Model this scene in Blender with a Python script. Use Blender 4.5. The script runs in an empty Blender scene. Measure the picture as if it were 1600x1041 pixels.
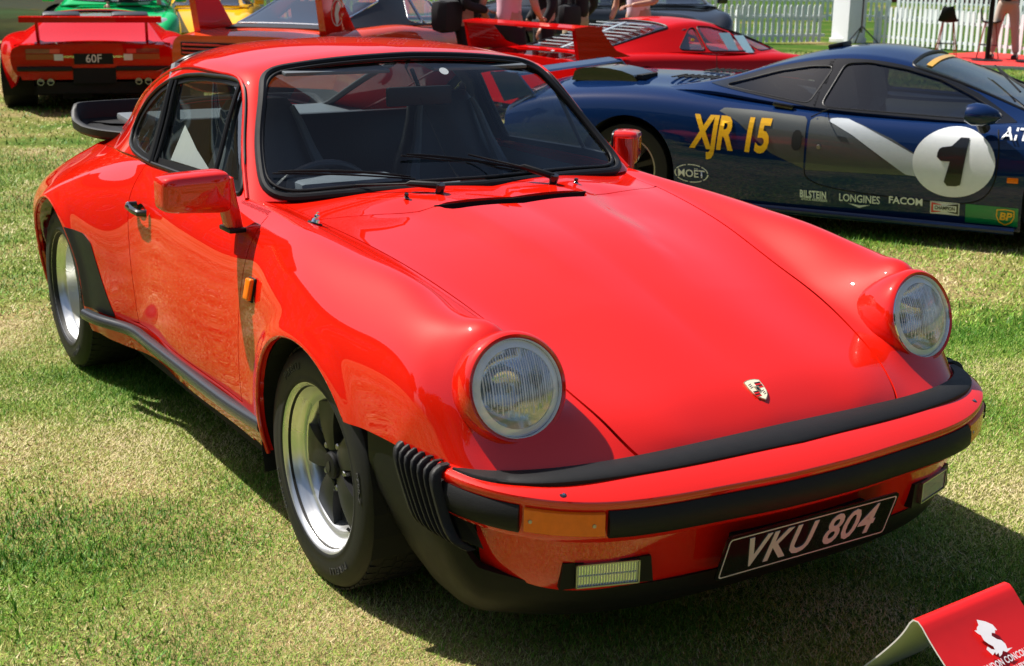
import bpy, bmesh, math, random
import numpy as np
from mathutils import Vector, Matrix, noise
R = math.radians
scn = bpy.context.scene
col = scn.collection
random.seed(7); np.random.seed(7)

# ---------------------------------------------------------------- camera, sky, sun, exposure
cam_d = bpy.data.cameras.new('camera'); cam = bpy.data.objects.new('camera', cam_d); col.objects.link(cam)
cam_d.sensor_fit = 'HORIZONTAL'; cam_d.sensor_width = 36.0
cam_d.lens = 36.0 * 2112.07 / 1600.0
cam_d.clip_start = 0.05; cam_d.clip_end = 2000
_yaw, _pit, _rol = R(148.1265), R(15.3944), R(0.6768)
_f = Vector((math.cos(_yaw)*math.cos(_pit), math.sin(_yaw)*math.cos(_pit), -math.sin(_pit)))
_r0 = Vector((math.sin(_yaw), -math.cos(_yaw), 0)); _u0 = _r0.cross(_f)
_r = _r0*math.cos(_rol) + _u0*math.sin(_rol); _u = -_r0*math.sin(_rol) + _u0*math.cos(_rol)
cam.matrix_world = Matrix(((_r.x, _u.x, -_f.x, 2.98322), (_r.y, _u.y, -_f.y, -2.06638), (_r.z, _u.z, -_f.z, 1.55837), (0, 0, 0, 1)))
scn.camera = cam
cam_d.dof.use_dof = True; cam_d.dof.focus_distance = 3.6; cam_d.dof.aperture_fstop = 9.0

SUN = Vector((-0.62, -0.36, 1.0)).normalized()      # direction towards the sun
world = bpy.data.worlds.new('World'); scn.world = world; world.use_nodes = True
wn = world.node_tree; wn.nodes.clear()
sky = wn.nodes.new('ShaderNodeTexSky'); sky.sky_type = 'NISHITA'; sky.sun_disc = False
sky.sun_elevation = math.asin(SUN.z); sky.sun_rotation = math.atan2(SUN.x, SUN.y)
sky.air_density = 1.0; sky.dust_density = 2.4; sky.ozone_density = 1.6
bg = wn.nodes.new('ShaderNodeBackground'); bg.inputs['Strength'].default_value = 0.062
wo = wn.nodes.new('ShaderNodeOutputWorld')
wn.links.new(sky.outputs[0], bg.inputs[0]); wn.links.new(bg.outputs[0], wo.inputs[0])
sd = bpy.data.lights.new('sun', 'SUN'); sd.energy = 5.0; sd.angle = R(0.53); sd.color = (1.0, 0.955, 0.88)
so = bpy.data.objects.new('sun', sd); col.objects.link(so)
so.rotation_euler = SUN.to_track_quat('Z', 'Y').to_euler()
scn.view_settings.view_transform = 'Standard'; scn.view_settings.look = 'None'
scn.view_settings.gamma = 1.0; scn.view_settings.use_curve_mapping = False
scn.view_settings.exposure = 0.80

# ---------------------------------------------------------------- materials
def nodes(name):
    m = bpy.data.materials.new(name); m.use_nodes = True
    nt = m.node_tree; return m, nt, nt.nodes['Principled BSDF']
def setp(p, **k):
    for a, v in k.items(): p.inputs[a.replace('_', ' ')].default_value = v
def mat(name, rgb, rough=0.5, metal=0.0, coat=0.0, coat_rough=0.03, spec=0.5, var=0.06, scale=30.0, bump=0.0, bscale=200.0, trans=0.0, ior=1.45, emit=None):
    """Plain procedural material: colour with fine noise variation, roughness variation and optional bump."""
    m, nt, p = nodes(name)
    tc = nt.nodes.new('ShaderNodeTexCoord')
    nz = nt.nodes.new('ShaderNodeTexNoise'); nz.inputs['Scale'].default_value = scale; nz.inputs['Detail'].default_value = 4
    nt.links.new(tc.outputs['Object'], nz.inputs['Vector'])
    mx = nt.nodes.new('ShaderNodeMix'); mx.data_type = 'RGBA'
    mx.inputs['A'].default_value = tuple(max(0, c*(1-var)) for c in rgb)+(1,)
    mx.inputs['B'].default_value = tuple(min(1, c*(1+var)) for c in rgb)+(1,)
    nt.links.new(nz.outputs['Fac'], mx.inputs['Factor']); nt.links.new(mx.outputs['Result'], p.inputs['Base Color'])
    mr = nt.nodes.new('ShaderNodeMapRange'); mr.inputs['To Min'].default_value = max(0, rough-0.06*min(1, rough*3)); mr.inputs['To Max'].default_value = min(1, rough+0.06*min(1, rough*3))
    nt.links.new(nz.outputs['Fac'], mr.inputs['Value']); nt.links.new(mr.outputs['Result'], p.inputs['Roughness'])
    setp(p, Metallic=metal, Coat_Weight=coat, Coat_Roughness=coat_rough, IOR=ior, Transmission_Weight=trans)
    p.inputs['Specular IOR Level'].default_value = spec
    if bump > 0:
        n2 = nt.nodes.new('ShaderNodeTexNoise'); n2.inputs['Scale'].default_value = bscale; n2.inputs['Detail'].default_value = 3
        nt.links.new(tc.outputs['Object'], n2.inputs['Vector'])
        b = nt.nodes.new('ShaderNodeBump'); b.inputs['Strength'].default_value = bump; b.inputs['Distance'].default_value = 0.002
        nt.links.new(n2.outputs['Fac'], b.inputs['Height']); nt.links.new(b.outputs['Normal'], p.inputs['Normal'])
    if emit: p.inputs['Emission Color'].default_value = tuple(emit)+(1,); p.inputs['Emission Strength'].default_value = 1
    return m
def paint(name, rgb, rough=0.42, metal=0.0, coat_rough=0.012, coat_ior=1.6):
    m = mat(name, rgb, rough, metal, 1.0, coat_rough, 0.0 if metal == 0 else 0.3, 0.02, 3.0)
    nt = m.node_tree; p = nt.nodes['Principled BSDF']; p.inputs['Coat IOR'].default_value = coat_ior
    tc = nt.nodes.new('ShaderNodeTexCoord')
    n2 = nt.nodes.new('ShaderNodeTexNoise'); n2.inputs['Scale'].default_value = 9.0; n2.inputs['Detail'].default_value = 1.5
    nt.links.new(tc.outputs['Object'], n2.inputs['Vector'])
    b = nt.nodes.new('ShaderNodeBump'); b.inputs['Strength'].default_value = 0.04; b.inputs['Distance'].default_value = 0.0004   # faint orange peel
    nt.links.new(n2.outputs['Fac'], b.inputs['Height']); nt.links.new(b.outputs['Normal'], p.inputs['Coat Normal'])
    return m
def glass_mat(name, tint=(0.55, 0.6, 0.58), refl=0.09, rough=0.01):
    """Thin pane: clear tinted see-through plus mirror reflection by fresnel."""
    m, nt, p = nodes(name); nt.nodes.remove(p)
    out = nt.nodes['Material Output']
    tr = nt.nodes.new('ShaderNodeBsdfTransparent'); tr.inputs[0].default_value = tuple(tint)+(1,)
    gl = nt.nodes.new('ShaderNodeBsdfGlossy'); gl.inputs['Roughness'].default_value = rough; gl.inputs['Color'].default_value = (1, 1, 1, 1)
    ge = nt.nodes.new('ShaderNodeNewGeometry'); dp = nt.nodes.new('ShaderNodeVectorMath'); dp.operation = 'DOT_PRODUCT'   # two-sided Schlick fresnel for a thin pane
    nt.links.new(ge.outputs['Incoming'], dp.inputs[0]); nt.links.new(ge.outputs['Normal'], dp.inputs[1])
    def mth(op, a, b=None):
        q = nt.nodes.new('ShaderNodeMath'); q.operation = op
        if hasattr(a, 'type'): nt.links.new(a, q.inputs[0])
        else: q.inputs[0].default_value = a
        if b is not None:
            if hasattr(b, 'type'): nt.links.new(b, q.inputs[1])
            else: q.inputs[1].default_value = b
        return q.outputs[0]
    fr_o = mth('ADD', mth('MULTIPLY', mth('POWER', mth('SUBTRACT', 1.0, mth('ABSOLUTE', dp.outputs['Value'])), 4.6), 1-refl), refl)
    tc = nt.nodes.new('ShaderNodeTexCoord'); nz = nt.nodes.new('ShaderNodeTexNoise'); nz.inputs['Scale'].default_value = 3.0
    nt.links.new(tc.outputs['Object'], nz.inputs['Vector'])
    b = nt.nodes.new('ShaderNodeBump'); b.inputs['Strength'].default_value = 0.15; b.inputs['Distance'].default_value = 0.002
    nt.links.new(nz.outputs['Fac'], b.inputs['Height']); nt.links.new(b.outputs['Normal'], gl.inputs['Normal']); 
    mx = nt.nodes.new('ShaderNodeMixShader')
    nt.links.new(fr_o, mx.inputs[0]); nt.links.new(tr.outputs[0], mx.inputs[1]); nt.links.new(gl.outputs[0], mx.inputs[2])
    nt.links.new(mx.outputs[0], out.inputs[0])
    return m

M = {}
M['red'] = paint('guards_red_paint', (0.64, 0.010, 0.003), 0.5, coat_ior=1.74)
M['red2'] = paint('rosso_paint', (0.46, 0.003, 0.003), 0.5, coat_ior=1.38)
M['red_dull'] = mat('red_paint_inner', (0.35, 0.004, 0.005), 0.6)
M['black_plastic'] = mat('black_satin_plastic', (0.0075, 0.0075, 0.008), 0.48, spec=0.22, bump=0.15, bscale=400)
M['black_rubber'] = mat('black_rubber', (0.0085, 0.0085, 0.009), 0.55, spec=0.3, bump=0.2, bscale=300)
M['seal'] = mat('black_rubber_seal', (0.008, 0.008, 0.009), 0.4, spec=0.3)
M['tyre'] = mat('tyre_rubber', (0.017, 0.016, 0.016), 0.75, spec=.3, bump=0.25, bscale=250)
M['tyre_wall'] = mat('tyre_sidewall_rubber', (0.012, 0.012, 0.012), 0.55, spec=.35, bump=0.15, bscale=200)
M['dark'] = mat('dark_cavity', (0.006, 0.006, 0.006), 0.9)
M['alloy'] = mat('polished_alloy', (0.76, 0.76, 0.75), 0.28, metal=0.88, var=.02, scale=2)
M['black_alloy'] = mat('satin_black_alloy', (0.013, 0.013, 0.014), 0.36, spec=0.5)
M['chrome'] = mat('chrome', (0.85, 0.86, 0.87), 0.07, metal=1.0)
M['dull_metal'] = mat('dull_metal', (0.35, 0.35, 0.36), 0.35, metal=1.0)
M['leather'] = mat('black_leather', (0.030, 0.032, 0.038), 0.36, bump=0.4, bscale=160)
M['vinyl'] = mat('grey_black_vinyl', (0.10, 0.115, 0.13), 0.5, bump=0.3, bscale=200)
M['carpet'] = mat('black_carpet', (0.012, 0.012, 0.013), 0.95)
M['amber'] = mat('amber_lens', (0.85, 0.17, 0.004), 0.18, coat=.25, spec=0.3, var=.15, scale=60)
M['white'] = mat('white_paint', (0.8, 0.8, 0.8), 0.45)
M['off_white'] = mat('reflective_white', (0.62, 0.60, 0.58), 0.4)
M['black_gloss'] = mat('black_gloss', (0.008, 0.008, 0.008), 0.12, coat=0.6)
M['glass_front'] = glass_mat('windscreen_glass', (0.92, 0.97, 0.99), refl=.035)
M['glass_side'] = glass_mat('side_glass', (0.82, 0.88, 0.86), refl=.20)
M['glass_dark'] = glass_mat('dark_glass', (0.34, 0.34, 0.34))

# ---------------------------------------------------------------- object helpers
def tag(o, label=None, cat=None, group=None, kind=None):
    if label: o['label'] = label
    if cat: o['category'] = cat
    if group: o['group'] = group
    if kind: o['kind'] = kind
    return o
def empty(name, loc=(0, 0, 0), rz=0.0, parent=None, label=None, cat=None, group=None):
    o = bpy.data.objects.new(name, None); col.objects.link(o); o.location = loc; o.rotation_euler = (0, 0, rz)
    o.empty_display_size = 0.1
    if parent: o.parent = parent
    return tag(o, label, cat, group)
def link_mesh(name, me, parent=None):
    o = bpy.data.objects.new(name, me); col.objects.link(o)
    if parent: o.parent = parent
    return o
def mk(name, V, F, m, parent=None, smooth=True, label=None, angle=None, fmat=None, mats=None):
    me = bpy.data.meshes.new(name)
    me.from_pydata([tuple(map(float, v[:3])) for v in V], [], [tuple(int(i) for i in f) for f in F])
    for mm in (mats or [m]): me.materials.append(mm)
    if fmat is not None: me.polygons.foreach_set('material_index', np.asarray(fmat, dtype=np.int32))
    me.validate(clean_customdata=False); me.update()
    if smooth:
        me.polygons.foreach_set('use_smooth', [True]*len(me.polygons))
        if angle: 
            try: me.set_sharp_from_angle(angle=R(angle))
            except Exception: pass
    o = link_mesh(name, me, parent)
    if label: o['label'] = label
    return o

class B:
    """Collects simple shapes into one mesh."""
    def __init__(s): s.V = []; s.F = []
    def add(s, V, F):
        n = len(s.V); s.V += [tuple(v) for v in V]; s.F += [tuple(i+n for i in f) for f in F]; return s
    def box(s, c, d, rot=None, bev=0.0):
        hx, hy, hz = d[0]/2, d[1]/2, d[2]/2
        if bev <= 0:
            V = [(x, y, z) for x in (-hx, hx) for y in (-hy, hy) for z in (-hz, hz)]
            F = [(0, 1, 3, 2), (4, 6, 7, 5), (0, 4, 5, 1), (2, 3, 7, 6), (0, 2, 6, 4), (1, 5, 7, 3)]
        else:
            bm = bmesh.new(); bmesh.ops.create_cube(bm, size=1.0)
            for v in bm.verts: v.co = Vector((v.co.x*d[0], v.co.y*d[1], v.co.z*d[2]))
            bmesh.ops.bevel(bm, geom=bm.edges[:], offset=min(bev, 0.49*min(d)), segments=2, affect='EDGES', profile=0.6)
            bm.verts.index_update(); V = [tuple(v.co) for v in bm.verts]; F = [tuple(v.index for v in f.verts) for f in bm.faces]; bm.free()
        mt = Matrix.Translation(Vector(c)) @ (rot.to_4x4() if rot is not None else Matrix.Identity(4))
        return s.add([tuple(mt @ Vector(v)) for v in V], F)
    def tube(s, pts, r, n=10, cap=True, closed=False):
        pts = [Vector(p) for p in pts]; N = len(pts); rr = r if isinstance(r, (list, tuple)) else [r]*N
        V = []; F = []; up = None
        for i, p in enumerate(pts):
            a = pts[i-1] if (i > 0 or closed) else p; b = pts[(i+1) % N] if (i < N-1 or closed) else p
            t = (b-a).normalized()
            if up is None: up = Vector((0, 0, 1)) if abs(t.z) < .9 else Vector((1, 0, 0))
            x = t.cross(up).normalized(); up = x.cross(t).normalized()
            for k in range(n):
                an = 2*math.pi*k/n; V.append(p + (x*math.cos(an)+up*math.sin(an))*rr[i])
        for i in range(N if closed else N-1):
            for k in range(n):
                j = (i+1) % N; F.append((i*n+k, i*n+(k+1) % n, j*n+(k+1) % n, j*n+k))
        if cap and not closed: F.append(tuple(range(n-1, -1, -1))); F.append(tuple((N-1)*n+k for k in range(n)))
        return s.add(V, F)
    def lathe(s, prof, n=48, mtx=None, close=False):
        """prof: list of (r, h); axis +Z then transformed by mtx."""
        V = []; F = []; P = len(prof)
        for i in range(n):
            a = 2*math.pi*i/n
            for r, h in prof: V.append(Vector((r*math.cos(a), r*math.sin(a), h)))
        for i in range(n):
            j = (i+1) % n
            for k in range(P if close else P-1):
                l = (k+1) % P; F.append((i*P+k, j*P+k, j*P+l, i*P+l))
        if mtx is not None: V = [mtx @ v for v in V]
        return s.add(V, F)
    def prism(s, poly, h0, h1, mtx=None):
        n = len(poly); V = [Vector((x, y, h0)) for x, y in poly]+[Vector((x, y, h1)) for x, y in poly]
        F = [tuple(range(n-1, -1, -1)), tuple(range(n, 2*n))]+[(i, (i+1) % n, n+(i+1) % n, n+i) for i in range(n)]
        if mtx is not None: V = [mtx @ v for v in V]
        return s.add(V, F)
    def build(s, name, m, parent=None, smooth=True, label=None, angle=35):
        return mk(name, s.V, s.F, m, parent, smooth, label, angle)

def frame(o, z, x=None):
    """matrix with origin o, local +Z along z, local +X near x"""
    z = Vector(z).normalized(); x = Vector(x) if x is not None else (Vector((0, 0, 1)) if abs(z.z) < .9 else Vector((1, 0, 0)))
    y = z.cross(x).normalized(); x = y.cross(z).normalized()
    return Matrix(((x.x, y.x, z.x, o[0]), (x.y, y.y, z.y, o[1]), (x.z, y.z, z.z, o[2]), (0, 0, 0, 1)))

# ---------------------------------------------------------------- splines, surfaces, clipping
def nspline(t, P, q):
    """natural cubic spline through P(t) sampled at q"""
    t = np.asarray(t, float); P = np.asarray(P, float); q = np.asarray(q, float); n = len(t)
    sh = P.shape; P = P.reshape(n, -1)
    if n < 3:
        i = np.zeros(len(q), int); w = ((q-t[0])/(t[1]-t[0]))[:, None]; return (P[0]*(1-w)+P[1]*w).reshape((len(q),)+sh[1:])
    h = np.diff(t); A = np.zeros((n, n)); b = np.zeros_like(P); A[0, 0] = A[-1, -1] = 1
    for i in range(1, n-1):
        A[i, i-1] = h[i-1]; A[i, i] = 2*(h[i-1]+h[i]); A[i, i+1] = h[i]; b[i] = 6*((P[i+1]-P[i])/h[i]-(P[i]-P[i-1])/h[i-1])
    Md = np.linalg.solve(A, b)
    i = np.clip(np.searchsorted(t, q, side='right')-1, 0, n-2); a = (t[i+1]-q)[:, None]; c = (q-t[i])[:, None]; hh = h[i][:, None]
    r = Md[i]*a**3/(6*hh)+Md[i+1]*c**3/(6*hh)+(P[i]/hh-Md[i]*hh/6)*a+(P[i+1]/hh-Md[i+1]*hh/6)*c
    return r.reshape((len(q),)+sh[1:])
def curve(P, n=40, closed=False):
    P = np.asarray(P, float)
    if closed: P = np.vstack([P[-3:], P, P[:3]])
    d = np.concatenate([[0], np.cumsum(np.maximum(1e-5, np.linalg.norm(np.diff(P, axis=0), axis=1))**0.7)])
    if closed: return nspline(d, P, np.linspace(d[3], d[-3], n+1)[:-1])
    return nspline(d, P, np.linspace(0, d[-1], n))
class Surf:
    """Tensor spline surface through a control net [station][row] -> xyz.  u = station param, v = row param (both integer at the net)."""
    def __init__(s, net, us, vs, powu=1.0):
        net = np.asarray(net, float); s.net = net
        du = np.linalg.norm(np.diff(net, axis=0), axis=2).mean(1); dv = np.linalg.norm(np.diff(net, axis=1), axis=2).mean(0)
        s.tu = np.concatenate([[0], np.cumsum(np.maximum(du, 1e-4)**powu)]); s.tv = np.concatenate([[0], np.cumsum(np.maximum(dv, 1e-4))])
        s.us = np.asarray(us, float); s.vs = np.asarray(vs, float)
        X = nspline(s.tu, net, np.interp(s.us, range(len(s.tu)), s.tu))
        X = np.swapaxes(nspline(s.tv, np.swapaxes(X, 0, 1), np.interp(s.vs, range(len(s.tv)), s.tv)), 0, 1)
        s.G = X
    def mesh(s):
        nu, nv = len(s.us), len(s.vs); U, Vv = np.meshgrid(s.us, s.vs, indexing='ij')
        V = np.concatenate([s.G.reshape(-1, 3), U.reshape(-1, 1), Vv.reshape(-1, 1)], 1)
        F = [(i*nv+j, i*nv+j+1, (i+1)*nv+j+1, (i+1)*nv+j) for i in range(nu-1) for j in range(nv-1)]   # front to rear, centre to side: faces outwards
        return V, F
def clip(V, F, f):
    """keep the part of the mesh where f(V) > 0; cuts faces crossing the border"""
    val = f(V); V = list(map(np.asarray, V)); out = []; cut = {}; n0 = len(V)
    val = np.where(np.abs(val) < 1e-7, 1e-7, val)
    for fc in F:
        s = [val[i] > 0 for i in fc]
        if all(s): out.append(tuple(fc)); continue
        if not any(s): continue
        p = []; n = len(fc)
        for a in range(n):
            i, j = fc[a], fc[(a+1) % n]
            if s[a]: p.append(i)
            if s[a] != s[(a+1) % n]:
                k = (min(i, j), max(i, j))
                if k not in cut:
                    w = val[i]/(val[i]-val[j]); w = min(.999, max(.001, w)); cut[k] = len(V); V.append(V[i]*(1-w)+V[j]*w)
                p.append(cut[k])
        q = []
        for x in p:
            if not q or q[-1] != x: q.append(x)
        if len(q) > 2: out.append(tuple(q))
    used = sorted({i for f_ in out for i in f_}); mp = {a: b for b, a in enumerate(used)}
    if not used: return np.zeros((0, len(V[0]))), []
    return np.array([V[i] for i in used]), [tuple(mp[i] for i in f_) for f_ in out]
def normals(V, F):
    N = np.zeros((len(V), 3)); P = V[:, :3]
    for f in F:
        a = P[f[0]]; n = np.zeros(3)
        for k in range(1, len(f)-1): n += np.cross(P[f[k]]-a, P[f[k+1]]-a)
        for i in f: N[i] += n
    return N/np.maximum(1e-12, np.linalg.norm(N, axis=1))[:, None]
def bedges(F):
    c = {}
    for f in F:
        for a in range(len(f)):
            i, j = f[a], f[(a+1) % len(f)]; c.setdefault((min(i, j), max(i, j)), []).append((i, j))
    return [v[0] for v in c.values() if len(v) == 1]
def merge(V, F, eps=1e-5):
    key = {}; mp = []
    K = np.round(V[:, :3]/eps).astype(np.int64); out = []
    for i, k in enumerate(map(tuple, K)):
        if k not in key: key[k] = len(out); out.append(V[i])
        mp.append(key[k])
    F2 = []
    for f in F:
        g = []
        for i in f:
            a = mp[i]
            if a not in g: g.append(a)
        if len(g) > 2: F2.append(tuple(g))
    return np.array(out), F2
def rim(V, F, depth, direc=None, sel=None, lip=0.0):
    """fold the open border inward by depth (separate vertices so that the edge stays crisp)"""
    N = normals(V, F); E = bedges(F); mp = {}; V = list(V); F = list(F); n5 = len(V[0])
    def add(i, d):
        k = (i, d)
        if k not in mp:
            dv = (np.asarray(direc) if direc is not None else -N[i])
            v = V[i].copy(); v[:3] = v[:3]+dv*d; mp[k] = len(V); V.append(v)
        return mp[k]
    for i, j in E:
        if sel is not None and not (sel(V[i]) and sel(V[j])): continue
        F.append((j, i, add(i, depth), add(j, depth)))   # built on the same border; marked sharp by angle
    return np.array(V), F
def mirror(V, F):
    W = V.copy(); W[:, 1] *= -1; return W, [tuple(reversed(f)) for f in F]
def panel(name, V, F, m, parent, depth=0.012, side=0, label=None, sel=None, angle=40, direc=None):
    """side 0 = both halves joined, +1 left half only, -1 mirrored to the right half"""
    if side == 0:
        W, G = mirror(V, F); n = len(V); V, F = np.vstack([V, W]), list(F)+[tuple(i+n for i in f) for f in G]
        V, F = merge(V, F)
    elif side < 0: V, F = mirror(V, F)
    if depth > 0: V, F = rim(V, F, depth, direc, sel)
    return mk(name, V, F, m, parent, True, label, angle)
def order_loop(V, F):
    """longest closed border loop as an ordered list of indices"""
    nx = {}
    for i, j in bedges(F): nx.setdefault(i, []).append(j)
    best = []; seen = set()
    for s in list(nx):
        if s in seen: continue
        L = [s]; seen.add(s); c = s
        while True:
            nn = [k for k in nx.get(c, []) if k not in seen]
            if not nn: break
            c = nn[0]; L.append(c); seen.add(c)
        if len(L) > len(best): best = L
    return best
def inpoly(P, poly, ):
    """signed: >0 inside (distance to border)"""
    P = np.asarray(P, float); poly = np.asarray(poly, float); n = len(poly)
    d = np.full(len(P), 1e9); ins = np.zeros(len(P), bool)
    for i in range(n):
        a, b = poly[i], poly[(i+1) % n]; e = b-a; w = P-a
        t = np.clip((w@e)/max(1e-12, e@e), 0, 1); d = np.minimum(d, np.linalg.norm(w-t[:, None]*e, axis=1))
        c1 = (a[1] <= P[:, 1]) & (b[1] > P[:, 1]); c2 = (a[1] > P[:, 1]) & (b[1] <= P[:, 1])
        cr = e[0]*w[:, 1]-e[1]*w[:, 0]
        ins ^= (c1 & (cr > 0)) | (c2 & (cr < 0))
    return np.where(ins, d, -d)
def text_mesh(txt, size, bold=0.0, shear=0.0, sx=1.0, depth=0.0, space=1.0, align='CENTER'):
    """text as a mesh in its own XY plane (x right, y up), returned as V, F; width-scaled by sx"""
    cu = bpy.data.curves.new('lettering', 'FONT'); cu.body = txt; cu.size = size; cu.offset = bold; cu.shear = shear; cu.extrude = depth
    cu.align_x = align; cu.align_y = 'CENTER'; cu.space_character = space; cu.resolution_u = 3
    o = bpy.data.objects.new('lettering', cu); col.objects.link(o)
    dg = bpy.context.evaluated_depsgraph_get(); me = bpy.data.meshes.new_from_object(o.evaluated_get(dg))
    V = [Vector((v.co.x*sx, v.co.y, v.co.z)) for v in me.vertices]; F = [tuple(p.vertices) for p in me.polygons]
    bpy.data.objects.remove(o); bpy.data.curves.remove(cu); bpy.data.meshes.remove(me)
    return V, F
def copy_tree(o, parent=None):
    c = o.copy(); col.objects.link(c)
    if parent: c.parent = parent
    for ch in [x for x in o.children]: copy_tree(ch, c)
    return c
# ================================================================= lawn, fences, buildings
def ground_mat():
    m, nt, p = nodes('lawn_soil'); tc = nt.nodes.new('ShaderNodeTexCoord'); L = nt.links.new
    def nz(sc, det=5): n = nt.nodes.new('ShaderNodeTexNoise'); n.inputs['Scale'].default_value = sc; n.inputs['Detail'].default_value = det; L(tc.outputs['Object'], n.inputs['Vector']); return n
    n1, n2, n3 = nz(.75, 6), nz(55, 6), nz(.16, 3)
    ad = nt.nodes.new('ShaderNodeMath'); ad.operation = 'ADD'; L(n1.outputs['Fac'], ad.inputs[0]); sb = nt.nodes.new('ShaderNodeMath'); sb.operation = 'MULTIPLY_ADD'; sb.inputs[1].default_value = .6; sb.inputs[2].default_value = -.30; L(n3.outputs['Fac'], sb.inputs[0]); L(sb.outputs[0], ad.inputs[1])
    # beyond the show cars the grass is watered and greener
    sx = nt.nodes.new('ShaderNodeSeparateXYZ'); L(tc.outputs['Object'], sx.inputs[0])
    d1 = nt.nodes.new('ShaderNodeMath'); d1.operation = 'MULTIPLY_ADD'; d1.inputs[1].default_value = -.6; L(sx.outputs['X'], d1.inputs[0]); L(sx.outputs['Y'], d1.inputs[2])
    mr = nt.nodes.new('ShaderNodeMapRange'); mr.inputs['From Min'].default_value = 18; mr.inputs['From Max'].default_value = 30; mr.inputs['To Min'].default_value = 0; mr.inputs['To Max'].default_value = -.16; L(d1.outputs[0], mr.inputs['Value'])
    a2 = nt.nodes.new('ShaderNodeMath'); a2.operation = 'ADD'; L(ad.outputs[0], a2.inputs[0]); L(mr.outputs['Result'], a2.inputs[1])
    r1 = nt.nodes.new('ShaderNodeValToRGB'); e = r1.color_ramp.elements; e[0].position = .36; e[0].color = (.050, .11, .010, 1); e[1].position = .60; e[1].color = (.30, .22, .10, 1); q = e.new(.47); q.color = (.15, .17, .035, 1)
    L(a2.outputs[0], r1.inputs['Fac'])
    mx = nt.nodes.new('ShaderNodeMix'); mx.data_type = 'RGBA'; mx.blend_type = 'MULTIPLY'; mx.inputs['Factor'].default_value = .85
    r2 = nt.nodes.new('ShaderNodeMapRange'); r2.inputs['From Min'].default_value = .3; r2.inputs['From Max'].default_value = .7; r2.inputs['To Min'].default_value = .35; r2.inputs['To Max'].default_value = 1.3
    L(n2.outputs['Fac'], r2.inputs['Value']); L(r1.outputs['Color'], mx.inputs['A']); L(r2.outputs['Result'], mx.inputs['B']); L(mx.outputs['Result'], p.inputs['Base Color'])
    setp(p, Roughness=.95); p.inputs['Specular IOR Level'].default_value = .1
    b = nt.nodes.new('ShaderNodeBump'); b.inputs['Strength'].default_value = .8; b.inputs['Distance'].default_value = .012; L(n2.outputs['Fac'], b.inputs['Height']); L(b.outputs['Normal'], p.inputs['Normal'])
    return m
g = B(); g.add([(-600, -600, 0), (600, -600, 0), (600, 600, 0), (-600, 600, 0)], [(0, 1, 2, 3)])
tag(g.build('ground', ground_mat(), None, False), kind='structure')

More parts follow.
